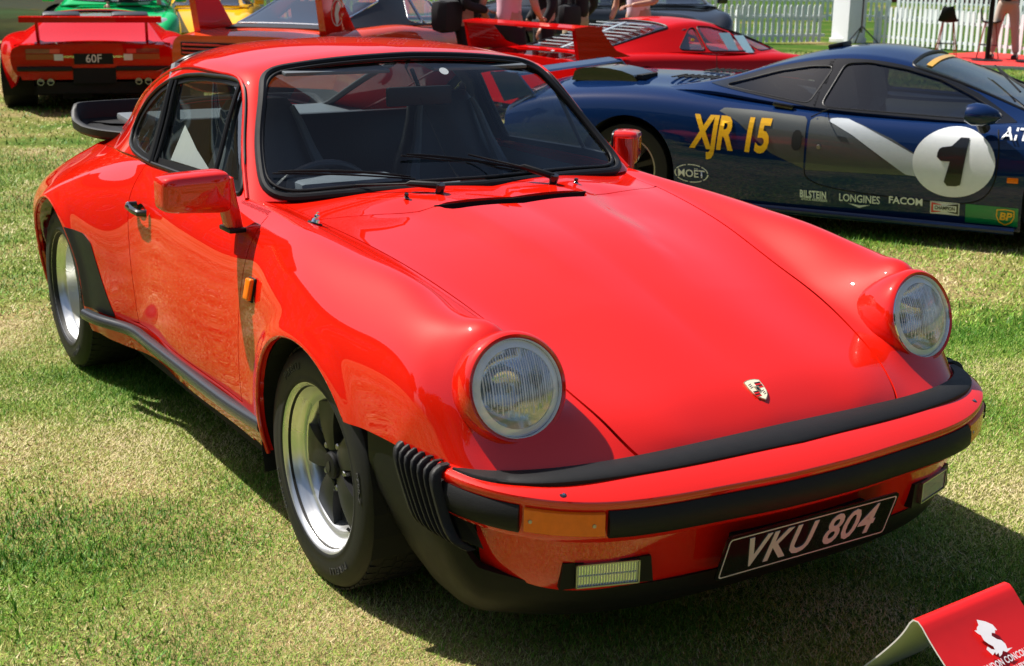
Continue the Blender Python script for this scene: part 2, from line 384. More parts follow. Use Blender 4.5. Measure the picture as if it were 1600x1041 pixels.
# short mown grass with straw in it: one mesh of blades, thick near the camera, thinner and taller-spread further off
def grass_mat():
    m, nt, p = nodes('grass_blades'); L = nt.links.new
    at = nt.nodes.new('ShaderNodeAttribute'); at.attribute_name = 'tone'; at.attribute_type = 'GEOMETRY'
    r = nt.nodes.new('ShaderNodeValToRGB'); e = r.color_ramp.elements; e[0].position = 0; e[0].color = (.035, .14, .006, 1); e[1].position = 1; e[1].color = (.70, .57, .34, 1)
    for ps, c in ((.35, (.15, .33, .02, 1)), (.55, (.36, .42, .07, 1)), (.78, (.60, .50, .26, 1))): q = e.new(ps); q.color = c
    L(at.outputs['Fac'], r.inputs['Fac']); L(r.outputs['Color'], p.inputs['Base Color']); setp(p, Roughness=.55); p.inputs['Specular IOR Level'].default_value = .25
    return m
def grass():
    rng = np.random.default_rng(11); cx, cy = 2.98, -2.07; parts = []
    f0 = math.radians(148.13)
    def pts(n, d0, d1, lo=-31, hi=27):
        d = np.sqrt(rng.uniform(d0*d0, d1*d1, n)); a = f0+np.radians(rng.uniform(lo, hi, n)); return np.stack([cx+d*np.cos(a), cy+d*np.sin(a)], 1)
    for (n, d0, d1, hh, ww) in ((230000, 1.9, 3.4, .016, .0017), (500000, 3.4, 6.2, .019, .0024), (290000, 6.2, 12.0, .030, .0050), (120000, 12, 26, .036, .012), (190000, 0, 0, .026, .0060)):
        p = pts(n, d0, d1) if d1 else np.stack([rng.uniform(-9, 2.2, n), rng.uniform(-7.5, -1.2, n)], 1)
        x, y = p[:, 0], p[:, 1]
        keep = ~((x > -2.6) & (x < .45) & (np.abs(y) < .30) & True); p = p[keep]; n = len(p); x, y = p[:, 0], p[:, 1]
        # patchiness
        def fb(s, o): return (np.sin(x*s+o)*np.cos(y*s*1.13-o*1.7)+.6*np.sin(x*s*2.3-y*s*1.9+o*2.1)+.4*np.sin(x*s*4.9+y*s*5.3+o)+.3*np.cos(x*s*9.1-y*s*8.3))/2.3
        xr, yr = x*.8+y*.6, y*.8-x*.6; pat = .34*fb(1.3, 1.3)+.42*(np.sin(xr*2.9+1.1*np.sin(yr*1.7))*np.cos(yr*3.3+1.3*np.sin(xr*2.1)))+.30*(np.sin(xr*7.1+2*np.sin(yr*4.3))*np.cos(yr*6.7+2*np.sin(x*5.1)))
        tone = np.clip(.46+.50*pat+rng.normal(0, .21, n), 0, 1)
        tone = np.where((-.6*x+y) > 18, np.clip(tone-.35, 0, 1), tone)
        h = hh*(.45+.9*rng.random(n))*(1.15-.5*tone); az = rng.uniform(0, 2*np.pi, n); lean = rng.uniform(.2, 1.5, n)+tone*.7
        wd = ww*(.6+.8*rng.random(n)); dx, dy = np.cos(az), np.sin(az); sx, sy = -dy*wd/2, dx*wd/2
        z0 = np.zeros(n); tipx, tipy, tipz = x+dx*h*np.sin(lean), y+dy*h*np.sin(lean), h*np.abs(np.cos(lean))+.003
        V = np.empty((n, 3, 3)); V[:, 0] = np.stack([x-sx, y-sy, z0], 1); V[:, 1] = np.stack([x+sx, y+sy, z0], 1); V[:, 2] = np.stack([tipx, tipy, tipz], 1)
        parts.append((V.reshape(-1, 3), np.repeat(tone, 3)))
    V = np.concatenate([a for a, b in parts]).astype(np.float32); T = np.concatenate([b for a, b in parts]).astype(np.float32); nf = len(V)//3
    me = bpy.data.meshes.new('grass'); me.vertices.add(len(V)); me.vertices.foreach_set('co', V.ravel()); me.loops.add(len(V)); me.loops.foreach_set('vertex_index', np.arange(len(V), dtype=np.int32))
    me.polygons.add(nf); me.polygons.foreach_set('loop_start', np.arange(0, len(V), 3, dtype=np.int32)); me.update()
    at = me.attributes.new('tone', 'FLOAT', 'POINT'); at.data.foreach_set('value', T); me.materials.append(grass_mat()); o = link_mesh('grass', me); tag(o, 'short mown grass, green mixed with dry straw', None, None, 'stuff'); return o
grass()

# picket fences
M['fence'] = mat('white_fence_paint', (.74, .78, .80), .55, var=.10, scale=4)
M['fence_shaded'] = mat('shaded_fence_paint', (.42, .46, .48), .6, var=.14, scale=4)  # shade on the left fence is put into its grey colour
def picket_fence(label, pts, h, sp, pw, m, group=None, rails=(.22, .72), d=.018):
    o = empty('picket_fence', (pts[0][0], pts[0][1], 0), 0, None, label, 'fence', group)
    P_ = [(-pw/2, 0), (pw/2, 0), (pw/2, h-.05), (pw*.32, h-.012), (0, h), (-pw*.32, h-.012), (-pw/2, h-.05)]
    b = B(); b.prism(P_, -d/2, d/2, Matrix(((1, 0, 0, 0), (0, 0, 1, 0), (0, 1, 0, 0), (0, 0, 0, 1)))); first = b.build('picket', m, o, False); me = first.data; used = False
    cnt = 0; o0 = Vector((pts[0][0], pts[0][1], 0))
    for (a, c) in zip(pts[:-1], pts[1:]):
        a, c = Vector((a[0], a[1], 0)), Vector((c[0], c[1], 0)); L = (c-a).length; t = (c-a)/L; ang = math.atan2(t.y, t.x); n = int(L/sp)
        for k in range(n):
            q = a+t*(k+.5)*sp-o0
            if not used: p = first; used = True
            else: p = bpy.data.objects.new('picket', me); col.objects.link(p); p.parent = o
            p.location = (q.x, q.y, .03+random.uniform(-.006, .006)); p.rotation_euler = (0, random.uniform(-.012, .012), ang); cnt += 1
        nn = Vector((-t.y, t.x, 0)); b = B()
        for z in rails: b.box(tuple((a+c)/2-o0+nn*.028+Vector((0, 0, h*z))), (L, .030, .055), Matrix.Rotation(ang, 3, 'Z'))
        b.build('rail', m, o, False)
        for k in range(int(L/2.0)+1):
            q = a+t*min(L, k*2.0)-o0+nn*.085; b = B(); b.box((q.x, q.y, h*.45), (.075, .075, h*.9), Matrix.Rotation(ang, 3, 'Z')); b.build('post', m, o, False)
    return o
G_ = 'white picket fences round the lawn'
picket_fence('pale picket fence toned grey for shade at the left, behind the green and yellow cars', [(-27.5, 4.6), (-24.2, 8.0), (-22.6, 11.4)], 1.05, .135, .085, M['fence_shaded'], G_)
picket_fence('white picket fence behind the grey sports car and the people', [(-22.4, 11.5), (-18.6, 14.4), (-17.75, 18.3)], .74, .135, .070, M['fence'], G_)
picket_fence('white picket fence with a pink cast just behind the bar stools and the red carpet', [(-17.3, 19.2), (-13.4, 18.6), (-9.2, 18.1)], .72, .150, .075, M['fence'], G_)
picket_fence('farther white picket fence standing across the lawn beyond the pillar', [(-30.5, 17.5), (-28.0, 22.5), (-24.6, 27.5)], .80, .150, .075, M['fence'], G_)
picket_fence('farther pale picket fence behind the pink one, far right', [(-24.5, 27.6), (-19.5, 27.9), (-13.0, 27.6)], .80, .150, .075, M['fence'], G_)

# square marquee pillar with a tripod stand in front
p_ = empty('marquee_pillar', (-17.75, 18.95, 0), R(0), None, 'thick square white pillar standing between the picket fences', 'pillar')
B().box((0, 0, 1.6), (.50, .46, 3.2), Matrix.Rotation(R(-4), 3, 'Z')).build('shaft', mat('white_cladding', (.74, .76, .80), .5), p_, False)
B().box((0, 0, .05), (.56, .52, .10), Matrix.Rotation(R(12), 3, 'Z'), .01).build('base_plate', M['white'], p_)
t_ = empty('tripod_stand', (-16.9, 18.45, 0), 0, None, 'thin black tripod stand in front of the white pillar', 'tripod')
B().tube([(0, 0, .25), (0, 0, 2.2)], .02, 8).build('pole', M['black_gloss'], t_); B().tube([(0, 0, 1.05), (0, 0, 1.12)], .034, 8).build('collar', M['black_plastic'], t_)
for k in range(3):
    a = R(30+120*k); B().tube([(0, 0, .38), (.40*math.cos(a), .40*math.sin(a), .02)], .014, 6).build('leg', M['black_gloss'], t_)

# red carpeted stage edge with stools, tables and a host
st_ = B(); c0 = [(-12.75, 16.35), (-11.05, 14.55+.0), (-7.9, 15.6), (-9.4, 18.0), (-13.3, 18.45)]
b = B(); b.prism([(-13.75, 16.75), (-11.75, 15.75), (-8.4, 17.4), (-8.6, 18.0), (-13.9, 18.5)], .0, .055); pf = b.build('carpet_platform', mat('red_carpet', (.55, .025, .02), .95, bump=.4, bscale=80), None, False)
tag(pf, 'low platform covered in red carpet in front of the pink picket fence', 'platform')
b = B(); b.prism([(-13.77, 16.73), (-11.75, 15.71), (-8.38, 17.38), (-8.40, 17.41), (-11.75, 15.755), (-13.75, 16.76)], .0, .048); b.build('platform_edge', mat('grey_edge_trim', (.30, .33, .34), .5), pf, False)
def stool(x, y, rz, label):
    o = empty('bar_stool', (x, y, .055), R(rz), None, label, 'bar stool', 'black bar stools with red legs on the carpet'); o.scale = (.84,)*3
    sm = M['black_plastic']; V = []; F = []
    prof = [(.20, .735), (.16, .715), (.0, .70), (-.12, .71), (-.175, .75), (-.20, .84), (-.215, .96), (-.20, 1.0)]
    for i, (x_, z_) in enumerate(curve([(a, 0, b_) for a, b_ in prof], 18)[:, [0, 2]]):
        w = .19 if i < 10 else .19-.012*(i-9); 
        for yy in np.linspace(-1, 1, 7): V.append((x_-.03*(yy*yy)*(i > 9)*-1, yy*w, z_+.025*yy*yy))
    F = [(i*7+j, i*7+j+1, (i+1)*7+j+1, (i+1)*7+j) for i in range(17) for j in range(6)]; n = len(V); V += [(a, b_, c-.014) for a, b_, c in V]; F += [tuple(n+k for k in f[::-1]) for f in F]; mk('seat_shell', V, F, sm, o, True)
    for sx in (1, -1):
        for sy in (1, -1): B().tube([(sx*.10, sy*.10, .69), (sx*.21, sy*.20, 0)], .011, 7).build('leg', M['leg_red'], o)
    b = B()
    for a, c in (((.175, .165), (.175, -.165)), ((-.175, .165), (-.175, -.165)), ((.175, .165), (-.175, .165)), ((.175, -.165), (-.175, -.165))): b.tube([(a[0], a[1], .27), (c[0], c[1], .27)], .008, 6)
    b.build('footrest', M['black_plastic'], o)
M['leg_red'] = mat('reddish_brown_tube', (.32, .05, .035), .4)
stool(-13.15, 16.62, 125, 'bar stool with its back to the left, nearest the pillar'); stool(-12.62, 17.05, 40, 'bar stool tucked against the round high table by the man')
def high_table(x, y, label):
    o = empty('high_table', (x, y, .055), 0, None, label, 'high table', 'black round high tables on the carpet')
    B().lathe([(0, 1.04), (.30, 1.04), (.305, 1.055), (.30, 1.07), (0, 1.07)], 40).build('table_top', M['black_plastic'], o); B().tube([(0, 0, .03), (0, 0, 1.05)], .04, 14).build('column', M['black_plastic'], o); B().lathe([(0, 0), (.25, 0), (.25, .012), (.05, .03), (0, .03)], 32).build('base', M['black_plastic'], o)
    return o
high_table(-12.27, 16.62, 'black round high table where the man in the blazer stands'); high_table(-11.80, 17.15, 'black round high table cut by the right edge of the picture')
B().box((-12.3, 16.58, 1.129), (.18, .12, .004), Matrix.Rotation(.4, 3, 'Z')).build('brochure', M['off_white'], None, False); tag(bpy.data.objects['brochure'], 'pale brochure lying on the high table beside the man', 'brochure')

# folded red information board, white legs visible at its open end
sg = empty('information_board', (1.268, .134, 0), R(94), None, 'folded red information board on the grass with a white dragon emblem', 'sign')
# local x = along the ridge, local -y = towards the camera side
W2, ZT, DY = .155, .262, .155
m_red = mat('red_board', (.66, .010, .010), .42, coat=.15)
prf = [(DY, .0), (.020, ZT-.028), (.010, ZT-.008), (0, ZT-.002), (-.010, ZT-.008), (-.020, ZT-.028), (-DY, .0)]
prf = [(-.335, 0), (-.030, ZT-.024), (-.014, ZT-.008), (0, ZT-.002), (.010, ZT-.008), (.020, ZT-.028), (.205, 0)]
prc = curve([(0, a, b_) for a, b_ in prf], 26)[:, 1:]; V = []; n = len(prc)
T_ = np.gradient(prc, axis=0); T_ /= np.linalg.norm(T_, axis=1)[:, None]; N_ = np.stack([-T_[:, 1], T_[:, 0]], 1); N_ *= np.sign((N_*(prc-[0, .05])).sum(1))[:, None]
for x in (-W2, W2):
    for k in range(n): V.append((x, prc[k, 0]+N_[k, 0]*.0012, prc[k, 1]+N_[k, 1]*.0012))
mk('red_face', V, [(k, k+1, n+k+1, n+k) for k in range(n-1)], m_red, sg, True)
V = []
for x in (-W2, W2):
    for k in range(n): V.append((x, prc[k, 0]+N_[k, 0]*.001, prc[k, 1]+N_[k, 1]*.001))
    for k in range(n): V.append((x, prc[k, 0]-N_[k, 0]*.0022, prc[k, 1]-N_[k, 1]*.0022))
F = [(n+k, n+k+1, 3*n+k+1, 3*n+k) for k in range(n-1)]+[(k, k+1, n+k+1, n+k) for k in range(n-1)]+[(2*n+k, 2*n+k+1, 3*n+k+1, 3*n+k) for k in range(n-1)]
mk('board_sheet', V, F, mat('white_plastic_sheet', (.72, .70, .66), .45), sg, False)
fd = Vector((0, -.305, -(ZT-.024))).normalized(); nn_ = Vector((0, -(ZT-.024), .305)).normalized()
tp = Vector((0, -.024, ZT-.018))
def sgp(x, d): return tuple(tp+Vector((x, 0, 0))+fd*d+nn_*.0045)
M['print'] = mat('white_print', (.80, .76, .78), .5)
for tx, sz, d in (('LONDON CONCOURS', .0205, .118), ('HONOURABLE ARTILLERY COMPANY', .0150, .140), ('6-8 JUNE 2023', .0150, .160)):
    V, F = text_mesh(tx, sz, .0004, 0, .78, 0, 1.05); mk('board_lettering', [sgp(v.x, d-v.y) for v in V], F, M['print'], sg, False)
dr = [(-.030, .098), (-.036, .082), (-.028, .078), (-.022, .086), (-.014, .090), (-.012, .082), (-.020, .074), (-.026, .064), (-.024, .052), (-.030, .046), (-.033, .038), (-.026, .040), (-.020, .034), (-.012, .032), (-.006, .020), (.014, .030), (.028, .042), (.030, .056), (.024, .054), (.018, .060), (.010, .056), (.004, .062), (.012, .072), (.022, .078), (.026, .088), (.022, .098), (.038, .100), (.014, .104), (.006, .098), (-.004, .104), (-.014, .106), (-.010, .098), (-.020, .100), (-.018, .094)]
mk('dragon_emblem', [sgp(x*.95, y) for x, y in dr], [tuple(range(len(dr)))], M['print'], sg, False)

# brick house with white sash windows behind the camera's left shoulder and rows of trees: seen only as reflections
M['brick'] = None
def brick_mat():
    m, nt, p = nodes('brown_brick'); L = nt.links.new; tc = nt.nodes.new('ShaderNodeTexCoord'); mp = nt.nodes.new('ShaderNodeMapping'); mp.inputs['Rotation'].default_value = (R(90), 0, 0)
    bt = nt.nodes.new('ShaderNodeTexBrick'); bt.inputs['Scale'].default_value = 4.5; bt.inputs['Color1'].default_value = (.34, .20, .11, 1); bt.inputs['Color2'].default_value = (.42, .26, .15, 1); bt.inputs['Mortar'].default_value = (.32, .28, .22, 1)
    L(tc.outputs['Object'], mp.inputs[0]); L(mp.outputs[0], bt.inputs['Vector']); L(bt.outputs['Color'], p.inputs['Base Color']); setp(p, Roughness=.9); return m
M['brick'] = brick_mat(); M['sash'] = M['white']; M['pane'] = mat('dark_window_pane', (.03, .04, .05), .05, spec=.8); M['slate'] = mat('slate', (.09, .09, .10), .6)
def house(loc, rz, nx, nf, label, w=3.0, hf=3.4):
    o = empty('brick_building', (loc[0], loc[1], 0), R(rz), None, label, 'building'); H = nf*hf+.8; L = nx*w
    b = B(); b.box((0, -5, H/2), (L, 10, H)); b.build('wall', M['brick'], o, False); b = B(); b.box((0, -5, H+.15), (L+.5, 10.5, .3)); b.prism([(-L/2, H+.3), (L/2, H+.3), (L/2-2, H+2.6), (-L/2+2, H+2.6)], 1.0, 9.0, Matrix(((1, 0, 0, 0), (0, 0, -1, 0), (0, 1, 0, 0), (0, 0, 0, 1)))); b.build('roof', M['slate'], o, False)
    me = {}
    for i in range(nx):
        for j in range(nf):
            x, z = -L/2+w*(i+.5), .9+hf*j+1.1
            if not me:
                B().box((0, .03, 0), (1.30, .06, 2.0)).build('window', M['pane'], o, False); f = bpy.data.objects[[k.name for k in o.children if k.name.startswith('window')][-1]]
                b = B()
                for xx in (-.62, -.21, .21, .62): b.box((xx, .075, 0), (.07 if abs(xx) > .5 else .035, .03, 2.05))
                for zz in (-1.0, -.5, 0, .5, 1.0): b.box((0, .078, zz), (1.3, .03, .08 if abs(zz) in (0, 1.0) else .035))
                b.box((0, .12, -1.08), (1.5, .18, .08)); fr = b.build('sash_frame', M['sash'], f, False); me = dict(w=f.data, f=fr.data); f.location = (x, 0, z)
            else:
                f = bpy.data.objects.new('window', me['w']); col.objects.link(f); f.parent = o; f.location = (x, 0, z); fr = bpy.data.objects.new('sash_frame', me['f']); col.objects.link(fr); fr.parent = f
    return o
house((-34, -23), -56, 15, 3, 'long brown brick building with white sash windows, left of the lawn')
house((8, -30), 8, 8, 3, 'brown brick building with sash windows behind the photographer')
M['bark'] = mat('plane_bark', (.16, .14, .11), .9); M['leaf'] = mat('tree_leaf', (.055, .10, .022), .6, var=.35, scale=1.2)
def tree_mesh(seed, h, r):
    rng = np.random.default_rng(seed); n = 5200; cl = rng.normal(0, 1, (46, 3)); cl /= np.linalg.norm(cl, axis=1)[:, None]; cl *= rng.uniform(.35, 1, (46, 1))**.6; c = cl[rng.integers(0, 46, n)]*[r*.85, r*.85, h*.30]+rng.normal(0, .5, (n, 3))+[0, 0, h*.62]
    a = rng.normal(0, 1, (n, 3)); a /= np.linalg.norm(a, axis=1)[:, None]; b_ = np.cross(a, rng.normal(0, 1, (n, 3))); b_ /= np.linalg.norm(b_, axis=1)[:, None]; s = rng.uniform(.16, .34, (n, 1)); V = np.stack([c-a*s, c+b_*s*.6, c+a*s, c-b_*s*.6], 1).reshape(-1, 3)
    me = bpy.data.meshes.new('crown'); me.from_pydata(V.tolist(), [], [(4*i, 4*i+1, 4*i+2, 4*i+3) for i in range(n)]); me.materials.append(M['leaf']); 
    b = B(); b.tube([(0, 0, 0), (.1, .05, h*.2), (0, .1, h*.42), (.1, 0, h*.7)], [.38, .30, .24, .10], 10)
    for k in range(6): t = k*1.05; b.tube([(0, .05, h*(.30+.04*k)), (r*.35*math.cos(t), r*.35*math.sin(t), h*.52), (r*.65*math.cos(t), r*.65*math.sin(t), h*.66)], [.16, .10, .04], 7)
    tm = bpy.data.meshes.new('trunk'); tm.from_pydata([tuple(v) for v in b.V], [], b.F); tm.materials.append(M['bark']); return me, tm
TM = [tree_mesh(1, 13, 4.6), tree_mesh(2, 11, 4.2)]
sides_ = ['beyond the wedge supercar on the far left', 'beside the long brick building', 'at the corner of the long brick building', 'between the two brick buildings', 'left of the second brick building', 'behind the photographer near the second building', 'behind the photographer, rightmost', 'to the right of the board', 'far to the right of the board', 'beyond the far fence on the right']
for i, (x, y, k, sc_) in enumerate([(-50, 2, 0, 1.0), (-44, 8, 1, 1.1), (-13, -24, 0, .85), (-4, -22, 1, .9), (1.5, -19, 0, .8), (14, -17, 1, 1.0), (22, -8, 0, 1.0), (24, 6, 1, 1.0), (20, 19, 0, 1.1), (6, 38, 1, 1.1)]):
    o = empty('plane_tree', (x, y, 0), i*1.3, None, 'leafy plane tree '+sides_[i], 'tree', 'plane trees round the lawn'); o.scale = (sc_,)*3; link_mesh('crown', TM[k][0], o); link_mesh('trunk', TM[k][1], o)
# dark red barrier standing in for the crowd far across the lawn
b = B(); b.box((-38, 45, .6), (46, .12, 1.2), Matrix.Rotation(R(32), 3, 'Z')); tag(b.build('crowd_backdrop', mat('dark_red_backdrop', (.16, .03, .03), .9, var=.5, scale=.8), None, False), 'long plain dark red barrier far across the lawn', 'backdrop')
# brick range across the lawn beyond everything
house((-62, 20), -78, 14, 4, 'tall brick office range far beyond the lawn on the left')
# ================================================================= the red rear-engined sports coupe
car = empty('sports_coupe', (0, 0, 0), 0, None, 'red classic turbo coupe with round headlights filling the foreground, plate VKU 804', 'car')
# control net: stations from the bumper line to the tail, rows from the bonnet centre to the sill (left half, y > 0)
NET = [
 [(.822,0,.540),(.820,.20,.538),(.812,.395,.534),(.800,.48,.531),(.768,.615,.528),(.715,.705,.525),(.655,.755,.521),(.60,.775,.50),(.55,.785,.45),(.50,.79,.35),(.48,.79,.22)],
 [(.80,0,.562),(.797,.20,.560),(.785,.41,.555),(.768,.485,.553),(.722,.615,.570),(.675,.715,.568),(.625,.762,.555),(.575,.785,.52),(.53,.79,.45),(.48,.79,.35),(.46,.79,.22)],
 [(.746,0,.600),(.742,.2,.598),(.728,.428,.592),(.712,.49,.595),(.684,.615,.632),(.640,.722,.622),(.590,.772,.590),(.545,.792,.54),(.50,.797,.45),(.45,.79,.35),(.43,.79,.22)],
 [(.65,0,.641),(.647,.2,.640),(.635,.450,.634),(.628,.502,.655),(.618,.612,.775),(.585,.728,.700),(.55,.780,.640),(.505,.800,.56),(.46,.80,.45),(.42,.79,.35),(.40,.79,.22)],
 [(.50,0,.693),(.50,.2,.694),(.50,.470,.686),(.50,.510,.712),(.50,.613,.801),(.50,.722,.765),(.485,.785,.68),(.45,.805,.57),(.42,.806,.45),(.38,.80,.35),(.37,.79,.22)],
 [(.28,0,.764),(.28,.22,.765),(.28,.492,.748),(.28,.53,.766),(.28,.626,.829),(.28,.735,.792),(.28,.797,.705),(.28,.820,.59),(.28,.82,.45),(.28,.81,.35),(.28,.79,.22)],
 [(0,0,.838),(0,.23,.838),(0,.533,.812),(0,.57,.822),(0,.643,.855),(0,.748,.817),(0,.810,.730),(0,.832,.64),(0,.832,.48),(0,.82,.35),(0,.79,.22)],
 [(-.29,0,.884),(-.29,.25,.884),(-.29,.577,.853),(-.29,.605,.858),(-.29,.656,.873),(-.29,.737,.838),(-.29,.793,.748),(-.29,.815,.625),(-.29,.813,.46),(-.29,.80,.33),(-.29,.775,.22)],
 [(-.50,0,.912),(-.50,.27,.908),(-.50,.605,.871),(-.50,.63,.876),(-.50,.670,.880),(-.50,.722,.838),(-.50,.765,.750),(-.50,.790,.61),(-.50,.797,.46),(-.50,.788,.32),(-.50,.76,.22)],
 [(-.80,0,.92),(-.80,.29,.915),(-.80,.62,.882),(-.80,.655,.886),(-.80,.690,.886),(-.80,.722,.845),(-.80,.762,.760),(-.80,.788,.61),(-.80,.797,.46),(-.80,.788,.32),(-.80,.76,.22)],
 [(-1.2,0,.92),(-1.2,.29,.915),(-1.2,.62,.882),(-1.2,.66,.887),(-1.2,.697,.887),(-1.2,.724,.845),(-1.2,.763,.760),(-1.2,.788,.61),(-1.2,.797,.46),(-1.2,.788,.32),(-1.2,.76,.22)],
 [(-1.52,0,.92),(-1.52,.29,.915),(-1.52,.61,.882),(-1.52,.65,.887),(-1.52,.690,.886),(-1.52,.720,.845),(-1.52,.762,.760),(-1.52,.789,.61),(-1.52,.797,.46),(-1.52,.789,.32),(-1.52,.76,.22)],
 [(-1.76,0,.92),(-1.76,.29,.915),(-1.76,.59,.882),(-1.76,.63,.885),(-1.76,.675,.880),(-1.76,.735,.840),(-1.76,.795,.762),(-1.76,.838,.62),(-1.76,.845,.46),(-1.76,.845,.32),(-1.76,.82,.22)],
 [(-2.02,0,.92),(-2.02,.29,.915),(-2.02,.56,.87),(-2.02,.61,.878),(-2.02,.660,.868),(-2.02,.745,.824),(-2.02,.830,.752),(-2.02,.876,.645),(-2.02,.872,.48),(-2.02,.862,.32),(-2.02,.83,.22)],
 [(-2.27,0,.92),(-2.27,.29,.915),(-2.27,.53,.86),(-2.27,.58,.868),(-2.27,.635,.852),(-2.27,.735,.800),(-2.27,.838,.728),(-2.27,.887,.650),(-2.27,.886,.48),(-2.27,.870,.32),(-2.27,.84,.22)],
 [(-2.56,0,.90),(-2.56,.29,.89),(-2.56,.50,.84),(-2.56,.55,.842),(-2.56,.600,.826),(-2.56,.705,.768),(-2.56,.812,.694),(-2.56,.866,.60),(-2.56,.862,.46),(-2.56,.845,.32),(-2.56,.82,.22)],
 [(-2.90,0,.80),(-2.90,.27,.795),(-2.90,.44,.77),(-2.90,.48,.768),(-2.90,.530,.758),(-2.90,.645,.706),(-2.90,.752,.632),(-2.90,.800,.54),(-2.90,.795,.42),(-2.90,.775,.32),(-2.90,.75,.24)],
 [(-3.14,0,.68),(-3.135,.24,.675),(-3.13,.38,.66),(-3.125,.42,.656),(-3.12,.470,.648),(-3.10,.58,.606),(-3.07,.678,.555),(-3.05,.72,.48),(-3.04,.715,.40),(-3.04,.70,.32),(-3.04,.68,.26)],
 [(-3.25,0,.56),(-3.245,.20,.555),(-3.235,.35,.545),(-3.23,.39,.54),(-3.22,.44,.532),(-3.19,.53,.515),(-3.15,.61,.49),(-3.13,.64,.45),(-3.12,.64,.39),(-3.12,.62,.33),(-3.12,.60,.28)],
]
us = np.interp(np.linspace(0, 1, 250), [0, .30, .60, 1], [0, 5, 11.5, 18])
vs = np.interp(np.linspace(0, 1, 100), [0, .16, .30, .5, 1], [0, 2, 4, 6, 10])
vs = np.unique(np.concatenate([vs, [2.0]]))
BODY = Surf(NET, us, vs); BV, BF = BODY.mesh()
# bonnet creases: the middle stands 4 mm proud between two lines that run in from the vent corners
def crease(V):
    x, y = V[:, 0], V[:, 1]; w = np.interp(x, [-.34, .30, .9], [.262, .150, .05]); a = np.clip((.36-x)/.5, 0, 1)*np.clip((x+.45)/.1, 0, 1)
    t = np.clip((y-w)/.026+.5, 0, 1); V[:, 2] -= a*.014*(t*t*(3-2*t)-0.0)*np.clip((.50-y)/.15, 0, 1)
    return V
BV = crease(BV)
# the wheel arches are rolled outwards into a wide lip
for (ax, ar) in ((0.0, .345), (-2.255, .360)):
    rr0 = np.where(BV[:, 2] > .315, np.hypot(BV[:, 0]-ax, BV[:, 2]-.315), np.abs(BV[:, 0]-ax)); t_ = (rr0-ar)/.034
    BV[:, 1] += np.where((BV[:, 4] > 5) & (rr0 < ar+.15), .013*np.exp(-t_*t_), 0)
g_gap = lambda y: -.318-.110*(np.minimum(y, .62)/.593)**1.7                     # rear edge of the bonnet
ws_x = lambda y: np.interp(y, [0, .14, .32, .39, .5, .603, .663, .75], [-.455, -.476, -.535, -.56, -.59, -.623, -.655, -.72])  # front of windscreen seal
arch_f = lambda V: np.where(V[:, 2] > .315, np.hypot(V[:, 0]-.0, V[:, 2]-.315)-.345, np.abs(V[:, 0])-.345)
arch_r = lambda V: np.where(V[:, 2] > .315, np.hypot(V[:, 0]+2.255, V[:, 2]-.315)-.360, np.abs(V[:, 0]+2.255)-.360)
side = lambda V: np.maximum(V[:, 1]-.60, V[:, 4]-4.2)
hx, hy, hz = .660, .614, .682                                                       # headlight centre
HN = np.array([math.cos(R(17)), 0.06, math.sin(R(17))]); HN /= np.linalg.norm(HN)
def head_hole(V):
    d = V[:, :3]-np.array([hx, hy, hz]); a = d@HN; r = np.linalg.norm(d-a[:, None]*HN, axis=1)
    return np.where(a > -.10, r-.106, 1.0)
def door_x(z): return -1.60+np.interp(z, [.2, .45, .62, .76, .9], [.125, .095, .055, .012, .0])
DF = -.512
G = .0022
# ---- bonnet
hv, hf = clip(BV, BF, lambda V: 2.0-.02-V[:, 4]); hv, hf = clip(hv, hf, lambda V: V[:, 0]-g_gap(V[:, 1])-G)
def vent(V): return inpoly(V[:, :2], [(-.348, -.262), (-.348, .262), (-.286, .226), (-.286, -.226)])
hv, hf = clip(hv, hf, lambda V: -vent(V))
bonnet = panel('bonnet', hv, hf, M['red'], car, .014, 0)
b = B(); b.box((-.320, 0, .862), (.055, .52, .002)); b.box((-.3455, 0, .8745), (.004, .52, .030)); b.box((-.288, 0, .864), (.002, .44, .016))
b.build('vent_recess', M['dark'], bonnet, False)
for sx_ in (-.118, .118):
    b = B()
    for k in range(5): b.box((-.336+k*.008, sx_, .870), (.002, .20, .006))
    b.build('vent_grille', M['black_plastic'], bonnet, False)
# ---- cowl panel between bonnet and windscreen
cv, cf = clip(BV, BF, lambda V: g_gap(V[:, 1])-G-V[:, 0]); cv, cf = clip(cv, cf, lambda V: V[:, 0]-ws_x(V[:, 1])+.05); cv, cf = clip(cv, cf, lambda V: -vent(V))
cv, cf = clip(cv, cf, lambda V: np.interp(V[:, 0], [-.70, -.556, -.428], [.605, .600, .590])-G*.6-V[:, 1])
panel('cowl_panel', cv, cf, M['red'], car, .010, 0)
# ---- front fenders
ff = lambda V: np.where(V[:, 0] > g_gap(.6)-.0, V[:, 4]-2.02, V[:, 1]-np.interp(V[:, 0], [-.70, -.556, -.428], [.605, .600, .590])-G*.6)
fv, fF = clip(BV, BF, lambda V: np.minimum(V[:, 4]-1.9, V[:, 0]+.9))
fv, fF = clip(fv, fF, ff); fv, fF = clip(fv, fF, lambda V: V[:, 0]-np.where(V[:, 4] > 4.35, DF+G, -.72))
fv, fF = clip(fv, fF, lambda V: np.where(side(V) > 0, arch_f(V), 1)); fv, fF = clip(fv, fF, head_hole)
fv, fF = clip(fv, fF, lambda V: np.where(V[:, 0] > .0, V[:, 2]-np.interp(V[:, 0], [.30, .45, .60, .70, .80], [.528, .530, .5265, .526, .52]), V[:, 2]-.235))
fenders = []
for s in (1, -1):
    fd = panel('front_fender', fv, fF, M['red'], car, .022, s, None, lambda v: True); fenders.append(fd)
